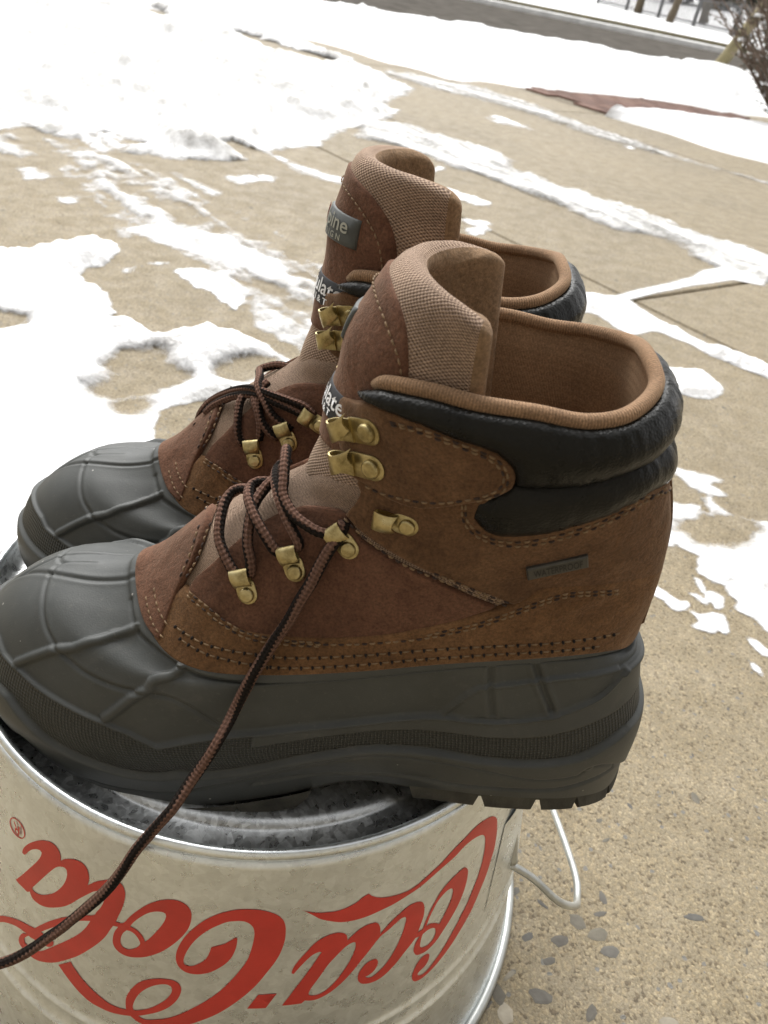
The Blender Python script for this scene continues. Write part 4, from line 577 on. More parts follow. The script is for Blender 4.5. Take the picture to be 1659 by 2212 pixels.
    PH, TT = np.meshgrid(pe, te); M_ = TG(PH, TT); Nt = TN(PH, TT); dd_ = np.minimum((1-np.abs(PH))*40, (1-TT)*88+.0); th_ = 4.6*np.sqrt(np.clip(1-(1-np.clip(dd_/5.5, 0, 1))**2, 0, 1))
    quilt = .5*np.sin(TT*22)*np.exp(-(PH/.9)**4)
    out = M_+Nt*((th_+quilt*(th_ > 3))/1000)[..., None]; inr = M_-Nt*(th_*1.05/1000)[..., None]
    np_, nt_ = len(pe), len(te); V = np.concatenate([out.reshape(-1, 3), inr.reshape(-1, 3)]); g = grid_faces(np_, nt_); k0 = np_*nt_
    wind = 1 if np.dot(np.cross(out[10, 30]-out[10, 29], out[11, 29]-out[10, 29]), Nt[10, 29]) > 0 else -1
    F = [f if wind > 0 else f[::-1] for f in g]+[tuple(i+k0 for i in (f[::-1] if wind > 0 else f)) for f in g]
    edge_ = ((1-np.abs(PH))*40 < 3.2).ravel(); fm = [1 if all(edge_[i] for i in f) else 0 for f in g]+[1]*len(g); uvt = np.stack([PH.ravel()*.045, TT.ravel()*.088], 1)
    b.put('tongue', V, F, [MAT['cordura'], MAT['fleece']], uv=np.concatenate([uvt, uvt]), midx=fm)
    def tpanel(name, poly, mat, base, th, r=.6, grid=.003, sk=1.5):
        P = resample(smooth_outline(np.asarray(poly)*[.045, .088], 3, 40), .0015, True)
        if np.sum(P[:, 0]*np.roll(P[:, 1], -1)-P[:, 1]*np.roll(P[:, 0], -1)) < 0: P = P[::-1]
        W, Fc, _ = cdt(P, (), grid, (.0004,)); d = dpoly(W, P)*1000; off = base+edge_profile(d, th, r); ph, t = W[:, 0]/.045, W[:, 1]/.088
        X = TG(ph, t); n_ = TN(ph, t); q_ = .5*np.sin(t*22)*np.exp(-(ph/.9)**4); top = X+n_*((off+4.6+q_)/1000)[:, None]; nb = len(P); low = X[:nb]+n_[:nb]*((base+4.6-sk)/1000)
        F = [tuple(f) if wind > 0 else tuple(f)[::-1] for f in Fc]
        for i in range(nb): j = (i+1) % nb; f = (i, nb and len(X)+i, len(X)+j, j); F.append(f if wind > 0 else f[::-1])
        return b.put(name, np.concatenate([top, low]), F, mat, uv=np.concatenate([W, W[:nb]]))
    tpanel('tongue_patch', [(-.70, .25), (-.72, .55), (-.66, .73), (-.48, .84), (-.24, .885), (0, .895), (.24, .885), (.46, .84), (.60, .73), (.66, .55), (.64, .25), (.3, .22), (-.3, .22)], MAT['suede_red'], .1, 1.1)
    sg = 1
    tpanel('woven_label', [(-.46, .335), (.37, .335), (.37, .455), (-.46, .455)], MAT['label_black'], 1.0, .7, .4, .004)
    tpanel('rubber_badge', [(-.46, .615), (.04, .615), (.04, .735), (-.46, .735)], MAT['badge'], 1.2, 1.0, .5, .004)
    def ttext(name, body, size, ph0, t0, mat, off, bold=0.0, slant=0.0):
        # reads left to right for someone facing the toe; wearer's side decides the sign
        W, Fc = text_mesh(body, size, slant); x = W[:, 0]; y = W[:, 1]
        ph = ph0+mir*x/.045; t = t0+y/.088; X = TG(ph, t); n_ = TN(ph, t); q_ = .5*np.sin(t*22)*np.exp(-(ph/.9)**4)
        V = X+n_*((off+4.6+q_)/1000)[:, None]; o = b.put(name, V, Fc, mat); return o
    ttext('lettering', 'alpine', .0076, -.21-.225*mir, .668, MAT['grey_print'], 2.55); ttext('lettering', 'D E S I G N', .0030, -.21-.21*mir, .630, MAT['grey_print'], 2.45)
    W = np.array([(-.0006, .0), (.0032, .0035), (.0032, .0075), (-.0006, .0115), (-.0032, .0075), (-.0032, .0)]); ph = -.21-.262*mir+mir*W[:, 0]*.8/.045; t = .632+W[:, 1]*.72/.088
    b.put('red_mark', TG(ph, t)+TN(ph, t)*.0077, [(0, 1, 2, 3, 4, 5)], MAT['red'])
    ttext('lettering', 'Thinsulate', .0080, -.045-.37*mir, .385, MAT['white_print'], 2.05); ttext('lettering', 'INSULATION & T', .0036, -.045-.36*mir, .346, MAT['white_print'], 2.05)
    # ---- hardware
    for kind, u, v, u2, v2 in hw_out+hw_in:
        fr = b.frame(u, v, u2, v2); lift = 4.4 if kind == 'hook' else 2.0; hk_ = .82 if kind == 'hook' else .74
        if kind in ('ring', 'low'):
            V, F = plate(-5.2, 9.0, 10.4, .9); d_ring = sharp(b.put('d_ring', place(V, fr, lift-.4, hk_), F, MAT['brass']))
            k = 1.0 if kind == 'ring' else 1.15
            P, Fr_ = ribbon([(6.0*k, .3), (10.5*k, .4), (13.0*k, 1.4), (13.6*k, 3.2), (12.0*k, 4.8), (9.0*k, 5.6), (6.2*k, 5.3), (4.4*k, 4.5)], 9.2, .9, ([0, .45, .7, 1], [8.5, 9.8, 9.6, 9.0])); P[:, 0] += RIBT(P, 1.4); P[:, 2] -= ARCH(P, 2.6)
            sharp(b.put('loop', place(P, fr, lift, hk_), Fr_, MAT['brass'], parent=d_ring))
            V, F = dome(3.9, 2.2, .6); b.put('rivet', place(V, fr, lift, hk_), F, MAT['brass'], parent=d_ring)
        else:
            V, F = plate(-6.0, 14.0, 11.0, .9); hk = sharp(b.put('lace_hook', place(V, fr, lift-.4, hk_), F, MAT['brass']))
            P, Fr_ = ribbon([(9, .6), (13.5, .7), (16.8, 1.2), (18.4, 2.9), (17.8, 4.8), (15.2, 5.9), (12.0, 5.8), (9.0, 5.0), (7.0, 4.2)], 10, .95, ([0, .45, .6, .8, 1], [10.2, 9.8, 8.4, 7.8, 7.4]))
            sgn = -1 if u > 0 else 1; P[:, 0] += RIBT(P, 1.6); t_ = np.tile(np.repeat(np.linspace(0, 1, len(P)//14), 7), 2); P[:, 1] += sgn*5.5*sm((t_-.52)/.60); P[:, 2] -= ARCH(P, .9)
            sharp(b.put('hook_flap', place(P, fr, lift, hk_), Fr_, MAT['brass'], parent=hk))
            V, F = dome(4.1, 2.3, .6); b.put('rivet', place(V, fr, lift, hk_), F, MAT['brass'], parent=hk)
    # ---- laces threaded through the rings
    for pts in laces:
        a = np.array(pts); X = S(a[:, 0], a[:, 1])+SN(a[:, 0], a[:, 1])*(a[:, 2:]/1000); X = resample(catmull(X, 8), .0022)
        V, F, uv = tube(X, .0020, 10); b.put('lace', V, F, MAT['lace'], uv=uv)
    # ---- stitching, one mesh: too fine to pick apart
    G = Geo()
    def dash(p, q, n, r, m=0):
        t = q-p; L = np.linalg.norm(t); t /= L+1e-12; s_ = np.cross(n, t); V = []
        for f, k in ((0, .5), (.25, 1), (.75, 1), (1, .5)):
            c = p+t*L*f+n*r*(.55 if 0 < f < 1 else -.3)
            for a in range(5): an = 2*PI*a/5; V.append(c+(s_*math.cos(an)+n*math.sin(an))*r*k)
        G.add(np.array(V), grid_faces(5, 4, wrap=True), m=m)
    offs = [4.05, 4.05, 2.0, 2.0, 2.0, 2.0, 2.1, 2.1, 2.1, 2.1, 2.9, 2.9]
    mats = [0]*12
    for sgn in (1, -1):
        for li, ln in enumerate(D['stitch']):
            a = catmull(np.array(ln), 6); X = S(a[:, 0]*sgn, a[:, 1])+SN(a[:, 0]*sgn, a[:, 1])*offs[li]/1000; X = resample(np.c_[X, a], .0029, dim=3)
            for i in range(len(X)-1):
                p, q_ = X[i, :3], X[i+1, :3]; n_ = SN(X[i, 3]*sgn, X[i, 4]); j = .00015*(random.random()-.5)
                dash(p+(q_-p)*.12, p+(q_-p)*.86, n_, .00043, 1 if (i*7+li) % 5 < 2 else 0)
        for ln in D['holes']:
            a = catmull(np.array(ln), 6); X = S(a[:, 0]*sgn, a[:, 1])+SN(a[:, 0]*sgn, a[:, 1])*2.05/1000; X = resample(np.c_[X, a], .0043, dim=3)
            for i in range(len(X)-1):
                p, q_ = X[i, :3], X[i+1, :3]; n_ = SN(X[i, 3]*sgn, X[i, 4])
                dash(p+(q_-p)*.10, p+(q_-p)*.34, n_, .00075, 2); dash(p+(q_-p)*.36, p+(q_-p)*.98, n_, .00036, 0)
        for ln in D['vstitch']:
            a = catmull(np.array(ln), 6); X = S(a[:, 0]*sgn, a[:, 1])+SN(a[:, 0]*sgn, a[:, 1])*2.9/1000; X = resample(np.c_[X, a], .003, dim=3)
            for i in range(len(X)-1): dash(X[i, :3]+(X[i+1, :3]-X[i, :3])*.1, X[i, :3]+(X[i+1, :3]-X[i, :3])*.8, SN(X[i, 3]*sgn, X[i, 4]), .00036, 0)
        tp = catmull([(.665*sgn, .28), (.68*sgn, .55), (.615*sgn, .72), (.445*sgn, .82), (.22*sgn, .865), (0, .875)], 8); tp = tp*.95
        X = TG(tp[:, 0], tp[:, 1])+TN(tp[:, 0], tp[:, 1])*.0060; X = resample(np.c_[X, tp], .003, dim=3)
        for i in range(len(X)-1): dash(X[i, :3], X[i, :3]+(X[i+1, :3]-X[i, :3])*.7, TN(X[i, 3], X[i, 4]), .00036, 0)
    Fm = G.F if mir > 0 else [f[::-1] for f in G.F]
    o = mk('stitching', np.concatenate(G.V)*b.m, Fm, [MAT['thread'], MAT['thread_dark'], MAT['hole']], b.root, True, None, G.M); o['kind'] = 'stuff'
    # ---- waterproof plate on the outside
    lab = np.array(D['label']); fr0 = S(lab[:, 0], lab[:, 1]); c0 = fr0.mean(0); ex = (fr0[1]-fr0[0]+fr0[2]-fr0[3])/2; L = np.linalg.norm(ex); ex /= L; n_ = SN(lab[:, 0].mean(), lab[:, 1].mean()); n_ -= ex*(n_@ex); n_ /= np.linalg.norm(n_); ey = np.cross(n_, ex); Hh = np.linalg.norm(fr0[3]-fr0[0])*.92
    if ey[2] < 0: ey = -ey
    def pl(x, y, z): return c0+ex*x+ey*y+n_*z
    V = [pl(x*(L/2-k), y*(Hh/2-k), z) for z, k in ((.0006, 0), (.0031, 0), (.0036, .0005)) for x, y in ((-1, -1), (1, -1), (1, 1), (-1, 1))]
    F = [(0, 1, 5, 4), (1, 2, 6, 5), (2, 3, 7, 6), (3, 0, 4, 7), (4, 5, 9, 8), (5, 6, 10, 9), (6, 7, 11, 10), (7, 4, 8, 11), (8, 9, 10, 11)]
    if np.dot(np.cross(ex, ey), n_) < 0: F = [f[::-1] for f in F]
    wp = b.put('name_plate', V, F, MAT['plate'], smooth=False)
    W, Fc = text_mesh('WATERPROOF', Hh*.78); W = W-(W.min(0)+W.max(0))/2; W[:, 0] *= L*.80/np.ptp(W[:, 0])
    xs = W[:, 0]*mir; V = [pl(x, y, .0038) for x, y in zip(xs, W[:, 1])]
    b.put('lettering', V, Fc, MAT['plate_text'], parent=wp, smooth=False)
    return b

def text_mesh(body, size, slant=0.0):
    cu = bpy.data.curves.new('text', 'FONT'); cu.body = body; cu.size = size; cu.resolution_u = 3; cu.shear = slant; cu.offset = size*.012
    o = bpy.data.objects.new('text', cu); COL.objects.link(o); bpy.context.view_layer.update()
    me = o.to_mesh(); V = np.array([v.co[:2] for v in me.vertices]); F = [tuple(p.vertices) for p in me.polygons]
    o.to_mesh_clear(); bpy.data.objects.remove(o); bpy.data.curves.remove(cu); return V, F
MAT['label_black'] = plain('black_woven_label', (.02, .02, .022), .7, 0, 900, .4); MAT['badge'] = plain('grey_badge_rubber', (.055, .060, .056), .55, 0, 200, .15)
MAT['grey_print'] = plain('pale_grey_print', (.30, .30, .25), .6); MAT['white_print'] = plain('white_print', (.72, .72, .72), .7)
MAT['plate'] = plain('dark_plate', (.060, .057, .050), .42, .3, 150, .2); MAT['plate_text'] = plain('plate_lettering', (.010, .009, .008), .5)

# ------------------------------------------------------------------ ground, paving slabs, stones
def concrete():
    M = N('exposed_aggregate_concrete'); p = M.pos()
    big = M.tex('ShaderNodeTexNoise', 1.6, p, Detail=6.0, Roughness=.6); mid = M.tex('ShaderNodeTexNoise', 22, p, Detail=5.0, Roughness=.65)
    w = M.tex('ShaderNodeTexNoise', 120, p, Detail=2.0); wv = M.n('ShaderNodeVectorMath', operation='MULTIPLY_ADD'); M.l(w.outputs[1], wv.inputs[0]); wv.inputs[1].default_value = (.004,)*3; M.l(p, wv.inputs[2])
    v = M.tex('ShaderNodeTexVoronoi', 480, wv.outputs[0]); v2 = M.tex('ShaderNodeTexVoronoi', 1000, wv.outputs[0]); v3 = M.tex('ShaderNodeTexVoronoi', 150, wv.outputs[0])
    def chan(x, i): s = M.n('ShaderNodeSeparateColor'); M.l(x.outputs['Color'], s.inputs[0]); return s.outputs[i]
    base = M.ramp(mid.outputs[0], [(.26, (.203, .167, .110)), (.52, (.236, .196, .131)), (.78, (.266, .223, .154))])
    g1 = M.ramp(chan(v, 0), [(.0, (.45, .42, .40)), (.10, (.62, .57, .52)), (.16, (.96, .96, .95)), (.55, (1.0, 1.0, 1.0)), (.8, (1.12, 1.08, 1.0)), (.97, (1.34, 1.34, 1.30))])
    g2 = M.ramp(chan(v2, 1), [(0, (.66, .66, .66)), (.5, (1.0, 1.0, 1.0)), (1.0, (1.2, 1.17, 1.1))])
    edge = M.ramp(v.outputs['Distance'], [(.35, (1,)*3), (.75, (.80,)*3)])
    c = M.mix(.9, base, g1, 'MULTIPLY'); c = M.mix(.75, c, g2, 'MULTIPLY'); c = M.mix(.7, c, edge, 'MULTIPLY')
    spot = M.math('MULTIPLY', M.math('LESS_THAN', chan(v3, 2), .07), M.math('LESS_THAN', v3.outputs['Distance'], .34))
    c = M.mix(spot, c, (.15, .142, .125))
    c = M.mix(.6, c, M.ramp(big.outputs[0], [(.34, (.80, .80, .81)), (.47, (.98, .98, .98)), (.7, (1.10, 1.09, 1.07))]), 'MULTIPLY')
    M.set(c, M.ramp(mid.outputs[0], [(.3, (.85,)*3), (.7, (.62,)*3)])); M.b.inputs['Specular IOR Level'].default_value = .35
    h = M.math('ADD', M.math('MULTIPLY', v.outputs['Distance'], -.6), M.math('MULTIPLY', v2.outputs['Distance'], -.4)); M.bump(h, .0008, .7); return M.m
MAT['concrete'] = concrete()
def stone_mat():
    M = N('mixed_aggregate_stone'); oi = M.n('ShaderNodeObjectInfo'); a = M.tex('ShaderNodeTexNoise', 160, M.pos(), Detail=4.0)
    c = M.ramp(oi.outputs['Random'], [(0, (.100, .096, .088)), (.35, (.135, .128, .115)), (.6, (.115, .106, .092)), (.85, (.16, .145, .115)), (1, (.38, .34, .27))]); c = M.mix(.6, c, M.ramp(a.outputs[0], [(.3, (.75,)*3), (.7, (1.2,)*3)]), 'MULTIPLY')
    M.set(c, .9); M.b.inputs['Specular IOR Level'].default_value = .15; M.bump(a.outputs[0], .0004, .6); return M.m
MAT['stone'] = stone_mat()
MAT['joint'] = plain('joint_dirt', (.16, .13, .09), .95, 0, 40, .3, .002, 300, 'pos')
ground = mk('ground', [(-160, -60, -.03), (160, -60, -.03), (160, 320, -.03), (-160, 320, -.03)], [(0, 1, 2, 3)], MAT['joint']); ground['kind'] = 'structure'
J = np.array([.455, 1.735]); ang = math.radians(-47.0); A_ = np.array([math.cos(ang), math.sin(ang)]); B_ = np.array([-math.sin(ang), math.cos(ang)])
def slab(p0, p1, q0, q1):
    g = .004; b = .004; C_ = [(p0+g, q0+g), (p1-g, q0+g), (p1-g, q1-g), (p0+g, q1-g)]; cx = sum(c[0] for c in C_)/4; cy = sum(c[1] for c in C_)/4
    V = []
    for z, k in ((-.05, 0), (-.004, 0), (0, b)):
        for p, q in C_: w = J+A_*(p-math.copysign(k, p-cx))+B_*(q-math.copysign(k, q-cy)); V.append((w[0], w[1], z))
    F = [(i+4*r, (i+1) % 4+4*r, (i+1) % 4+4*r+4, i+4*r+4) for r in (0, 1) for i in range(4)]+[(8, 9, 10, 11)]
    return mk('paving_slab', V, F, MAT['concrete'], ground, smooth=False)
rows = [(-4.2, -1.9, [-5, 5]), (-1.9, 0, [-5, -3.1, 3.4, 6]), (0, .66, [-6, -2.6, 0, 2.6, 6]), (.66, 2.02, [-8, -3.3, 4.1, 7]), (2.02, 3.7, [-9, -2.2, 5, 8]), (3.7, 7.2, [-12, -6, -1, 6])]
for q0, q1, ps in rows:
    for p0, p1 in zip(ps[:-1], ps[1:]): slab(p0, p1, q0, q1)
# grey stones showing in the concrete surface near the tub
stone_me = []
for k in range(7):
    r = np.random.default_rng(40+k); m = 11; a = (np.arange(m)+.7*r.random(m))/m*2*PI; rad = .78+.34*r.random(m); el = .32+.45*r.random()
    P = np.stack([rad*np.cos(a), rad*np.sin(a)*el], 1); V = np.concatenate([np.c_[P, np.full(m, -.25)], np.c_[P*.93, np.full(m, .03)], np.c_[P*.6, .07+.03*r.random(m)]])
    F = grid_faces(m, 3, wrap=True)+[tuple(range(2*m, 3*m))]
    me = bpy.data.meshes.new('stone'); me.from_pydata(V.tolist(), [], F); me.materials.append(MAT['stone']); stone_me.append(me)
rs = np.random.default_rng(11); placed = []
hand = [(2077, 3690), (2206, 3705), (2272, 3628), (2373, 3536), (2363, 3598), (2352, 3678), (2135, 3560), (2026, 3512), (2130, 3925), (1990, 3995), (2330, 3990), (1905, 3960), (2400, 3745), (2005, 3840), (2162, 3785), (1960, 3910)]
def ground_pt(px, py):
    x = (px*.5486-829.5)/1661; y = -(py*.5486-1106)/1661; d = c_fw+c_right*x+c_up*y; t = -H_CAM/d.z; return d.x*t, d.y*t
cand = [(ground_pt(*h), .0035+.0022*rs.random()) for h in hand]
while len(cand) < 230:
    a = rs.uniform(-.75, .95); r = .28+1.7*rs.random()**1.3; x, y = r*math.sin(a)+.05, r*math.cos(a)
    if math.hypot(x+.0497, y-.3134) < .2: continue
    sz = .0013+.0046*rs.random()**2.2
    if all((x-c[0][0])**2+(y-c[0][1])**2 > (.013+sz)**2 for c in cand): cand.append(((x, y), sz))
for i, ((x, y), sz) in enumerate(cand):
    o = bpy.data.objects.new('stone', stone_me[i % 7]); COL.objects.link(o); o.parent = ground
    o.location = (x, y, .0); o.scale = (sz*1.5, sz*1.5, sz*.7); o.rotation_euler = (0, 0, rs.random()*6.28)

# ------------------------------------------------------------------ snow lying in patches and streaks
def snow_mat():
    M = N('snow'); p = M.pos(); a = M.tex('ShaderNodeTexNoise', 9, p, Detail=7.0, Roughness=.65); b = M.tex('ShaderNodeTexNoise', 160, p, Detail=4.0); c = M.tex('ShaderNodeTexNoise', 45, p, Detail=5.0, Roughness=.7)
    at = M.n('ShaderNodeAttribute', attribute_name='greying')
    col = M.ramp(a.outputs[0], [(.30, (.60, .59, .58)), (.48, (.74, .74, .745)), (.72, (.83, .83, .835))])
    dirt_shade = M.math('MULTIPLY', at.outputs['Fac'], M.ramp(c.outputs[0], [(.34, (.40,)*3), (.66, (1,)*3)]))
    col = M.mix(dirt_shade, col, (.30, .288, .262))
    M.set(col, .6, Subsurface_Weight=.25, Subsurface_Scale=.01); M.b.inputs['Subsurface Radius'].default_value = (1, 1, 1)
    M.bump(M.math('ADD', b.outputs[0], M.math('MULTIPLY', c.outputs[0], 2.0)), .006, .5)
    cv = M.n('ShaderNodeAttribute', attribute_name='cover'); fn_ = M.tex('ShaderNodeTexNoise', 70, p, Detail=6.0, Roughness=.75)
    al = M.math('ADD', M.math('MULTIPLY', cv.outputs['Fac'], 1.55), M.math('MULTIPLY', M.math('SUBTRACT', fn_.outputs[0], .5), 1.3)); al = M.math('SUBTRACT', al, .28); cl_ = M.n('ShaderNodeClamp'); M.l(al, cl_.inputs[0]); M.l(cl_.outputs[0], M.b.inputs['Alpha']); return M.m
MAT['snow'] = snow_mat()
NR, NT = 560, 400
rr_ = np.exp(np.linspace(math.log(.40), math.log(11.5), NR)); tt_ = np.linspace(-.86, .80, NT)
TT, RR = np.meshgrid(tt_, rr_); GX, GY = RR*np.sin(TT), RR*np.cos(TT); P2 = np.stack([GX.ravel(), GY.ravel()], 1); Rv = RR.ravel()
nA = fbm(P2[:, 0]*9+50, P2[:, 1]*9+50, 5); nB = fbm(P2[:, 0]*34+9, P2[:, 1]*34+70, 4); nD = fbm(P2[:, 0]*110+7, P2[:, 1]*110+33, 3); nC = fbm(P2[:, 0]*3+5, P2[:, 1]*3+8, 4)
ca, sa = math.cos(math.radians(-44)), math.sin(math.radians(-44)); ua, va = P2[:, 0]*ca+P2[:, 1]*sa, -P2[:, 0]*sa+P2[:, 1]*ca
nE = fbm(ua*1.2+3, va*3.5+60, 3); nS = fbm(ua*5+20, va*30+40, 4)                                  # streaks along the swept direction
Hs = np.full(len(P2), -.02); cov = np.zeros(len(P2)); greying = np.zeros(len(P2))
for neg, th, den, soft, dirt_shade, poly in sorted(D['snow'], key=lambda q: q[0]):
    P = np.array(poly); lo, hi = P.min(0)-.4, P.max(0)+.4; k = np.where(np.all((P2 > lo) & (P2 < hi), 1))[0]
    if not len(k): continue
    X = P2[k]; ins = inpoly(X, P); d = dpoly(X, P); sd = np.where(ins, d, -d); sc_ = np.clip(Rv[k]/2.0, .35, 2.5)
    sd = sd+(nB[k]*.035+nA[k]*.05+nD[k]*.014)*sc_*(1 if soft > .015 else .35 if soft > .011 else .10)
    if neg:
        cov[k] = np.minimum(cov[k], sm(-sd/.05)); Hs[k] = Hs[k]*sm(-sd/.07); Hs[k] = np.where(sd > -.005, -.01, Hs[k]); continue
    t = np.clip(sd/(soft*1.6+.006), -1.5, 1); prof = np.where(t > 0, np.clip(t, 0, 1)**(.6 if den >= 1 else .9), t)
    fade = .015+.040*max(dirt_shade, 1-den)*(1 if soft > .015 else .3); cv_ = np.clip((sd+.012*sc_)/(fade*sc_), 0, 1)*(1-.55*dirt_shade*np.clip(.35+2.2*nS[k]+.8*nB[k], 0, 1)*(0 if soft >= .1 and th > .02 else 1))
    if den < 1: cv_ = cv_*np.clip(1-(1-den)*(1.6-3.5*(nS[k]*1.5+nB[k]*.9)), 0, 1)
    cov[k] = np.maximum(cov[k], cv_)
    h = th*prof*(1+1.2*nA[k]+(.55*nB[k]+.3*nD[k])*(.6 if th > .02 and soft < .05 else 1))+(nC[k]*th*.8+nS[k]*.014*min(1, soft*12)*sc_+(nC[k]*.045+nE[k]*.09+nA[k]*.012)*(soft >= .1)*(th > .02)*np.clip(t, 0, 1))*(t > 0)
    if den < 1: h = h-(1-den)*th*(1.0-2.2*(nS[k]*1.5+nB[k]*.9))
    greying[k] = np.where(h > Hs[k], np.clip(dirt_shade*(1+1.6*nS[k])+.15*(th < .008)+(1.5*nA[k] if soft >= .1 and th > .02 else 0), 0, 1), greying[k])  # deep snow mass: its shadow greys are painted in here along with the dirt
    Hs[k] = np.maximum(Hs[k], h)
Hs += nB*.003*(Hs > .004)
F = np.array(grid_faces(NT, NR)); keep = (cov[F] > .02).any(1); F = F[keep]
us = np.unique(F); mp = np.full(len(P2), -1); mp[us] = np.arange(len(us))
me = bpy.data.meshes.new('snow'); me.from_pydata(np.c_[P2[us], np.maximum(Hs[us], .0012)].tolist(), [], mp[F].tolist())
at = me.attributes.new('greying', 'FLOAT', 'POINT'); at.data.foreach_set('value', greying[us].astype(np.float32))
cover = cov; at = me.attributes.new('cover', 'FLOAT', 'POINT'); at.data.foreach_set('value', cover[us].astype(np.float32))
snow = link('snow', me, MAT['snow']); snow['kind'] = 'stuff'

# snow heaped at the far edge of the paving and round the bush
def smooth_line(P, step): return resample(catmull(P, 6), step)
def bank(name, foot, crest, zc, back, zb):
    th_ = []
    n = 140; f = resample(catmull(foot, 6), 1e-3); c = resample(catmull(crest, 6), 1e-3)
    f = f[np.linspace(0, len(f)-1, n).astype(int)]; c = c[np.linspace(0, len(c)-1, n).astype(int)]; V = []; m = 26
    for j in range(m):
        t = j/(m-1); z = zc*(1-(1-t)**2.6) if t < 1 else zc
        w = f*(1-t)+c*t; zz = np.full(n, z); q = (fbm(w[:, 0]*4+3, w[:, 1]*4, 5)*.20+fbm(w[:, 0]*13, w[:, 1]*13+8, 4)*.09)*min(1, zc/.15)*min(1, t*4)*min(1, (1-t)*3+.25)
        V.append(np.c_[w, zz-.004*(t == 0)+q])
    for k in range(1, 7):
        t = k/6; w = c+np.array(back)*t; V.append(np.c_[w, np.full(n, zc)*(1-t)+zb*t+fbm(w[:, 0]*2, w[:, 1]*2, 4)*.05])
    o = mk(name, np.concatenate(V), grid_faces(n, m+6), MAT['snow'])
    tv = np.concatenate([np.full(n, max(0, .75-j/8) if j < 8 else 0)*np.clip(.5+2*fbm(np.arange(n)*.09, np.full(n, j*.3), 3), 0, 1) for j in range(m+6)])
    at = o.data.attributes.new('greying', 'FLOAT', 'POINT'); at.data.foreach_set('value', tv.astype(np.float32)); at = o.data.attributes.new('cover', 'FLOAT', 'POINT'); at.data.foreach_set('value', np.ones(len(tv), np.float32)); return o
fb = {n_: (f, c) for n_, f, c in D['bank']}
f, c = fb['far']; f = [(-7, 6.1), (-4, 6.1)]+f+[(4.5, 7.3), (8, 7.6)]
c = [(-7.5, 7.6), (-4, 7.2), (-1.9, 7.3), (-.85, 8.1), (0.0, 8.6), (1.27, 9.25), (1.95, 9.5), (2.35, 10.2), (2.75, 10.45), (3.15, 10.2), (3.6, 9.7), (4.6, 9.4), (8, 9.4)]
o = bank('snow_bank', f, c, .15, (.1, .5), -.02); o['kind'] = 'structure'
f, c = fb['right']; f = [(.80, 4.97)]+f+[(2.4, 3.7), (4, 3.2)]; c = [(.90, 5.02), (1.0, 5.18), (1.16, 5.36), (1.45, 5.5), (1.9, 5.75), (2.3, 5.9), (3, 5.9), (4, 5.9)]
o = bank('snow_bank', f, c, .055, (.06, .22), .0); o['kind'] = 'structure'
# bricks laid in a strip between the paving and the bank
def brick_mat():
    M = N('red_brick'); oi = M.n('ShaderNodeObjectInfo'); a = M.tex('ShaderNodeTexNoise', 25, M.pos(), Detail=5.0)
    c = M.ramp(oi.outputs['Random'], [(0, (.095, .048, .034)), (.5, (.125, .066, .047)), (1, (.165, .092, .068))]); c = M.mix(.6, c, M.ramp(a.outputs[0], [(.3, (.7,)*3), (.7, (1.2,)*3)]), 'MULTIPLY')
    M.set(c, .8); M.b.inputs['Specular IOR Level'].default_value = .2; M.bump(a.outputs[0], .002, .5); return M.m
MAT['brick'] = brick_mat()
strip = mk('brick_strip', [(.30, 5.55, .001), (.90, 4.90, .001), (2.2, 6.0, .001), (1.85, 6.75, .001), (.8, 6.25, .001)], [(0, 1, 2, 3, 4)], MAT['joint']); strip['kind'] = 'structure'
bw, bl = .095, .195; bm_me = bpy.data.meshes.new('brick'); z0, z1 = .002, .012; k_ = .004
bv = [(x*(bl/2-k), y*(bw/2-k), z) for z, k in ((z0, 0), (z1-.003, 0), (z1, k_)) for x, y in ((-1, -1), (1, -1), (1, 1), (-1, 1))]
bm_me.from_pydata(bv, [], [(i+4*r, (i+1) % 4+4*r, (i+1) % 4+4*r+4, i+4*r+4) for r in (0, 1) for i in range(4)]+[(8, 9, 10, 11)]); bm_me.materials.append(MAT['brick'])
ba = math.radians(-47); bd, bn = np.array([math.cos(ba), math.sin(ba)]), np.array([-math.sin(ba), math.cos(ba)])
reg = np.array([(.30, 5.62), (.55, 5.45), (.88, 4.95), (1.3, 5.3), (1.75, 5.7), (2.0, 6.2), (2.0, 6.6), (1.3, 6.5), (.9, 6.15), (.5, 5.8)])
for j in range(-12, 22):
    for i in range(-6, 14):
        p = np.array([.9, 5.5])+bd*(i+.5*(j % 2))*(bl+.008)+bn*j*(bw+.008)
        if inpoly(p[None], reg)[0]:
            o = bpy.data.objects.new('brick', bm_me); COL.objects.link(o); o.parent = strip; o.location = (p[0], p[1], 0); o.rotation_euler = (0, 0, ba+random.uniform(-.01, .01))

# ------------------------------------------------------------------ the road, its kerb and the snowy ground beyond
MAT['asphalt'] = plain('wet_asphalt', (.098, .090, .080), 1.0, 0, 3, .35, .003, 90, 'pos', 0.0); MAT['kerbstone'] = plain('kerb_concrete', (.72, .71, .69), .85, 0, 5, .2, .002, 60, 'pos')
ky = lambda x: 22.5-.45*x
nx = 60; xs = np.linspace(-60, 34, nx)
V = [(x, 9.0, .004) for x in xs]+[(x, ky(x)+.2, .004) for x in xs]; o = mk('road', V, grid_faces(nx, 2), MAT['asphalt'], smooth=False); o['kind'] = 'structure'
prof = [(0, -.02), (0, .09), (.03, .11), (.30, .11), (.32, -.02)]; V = []
for dy, z in prof: V += [(x, ky(x)+dy, z) for x in xs]
o = mk('kerb', V, grid_faces(nx, 5), MAT['kerbstone'], smooth=False); o['kind'] = 'structure'
MAT['verge'] = plain('dead_grass', (.10, .085, .045), .95, 0, 8, .5, .02, 40, 'pos')
V = []
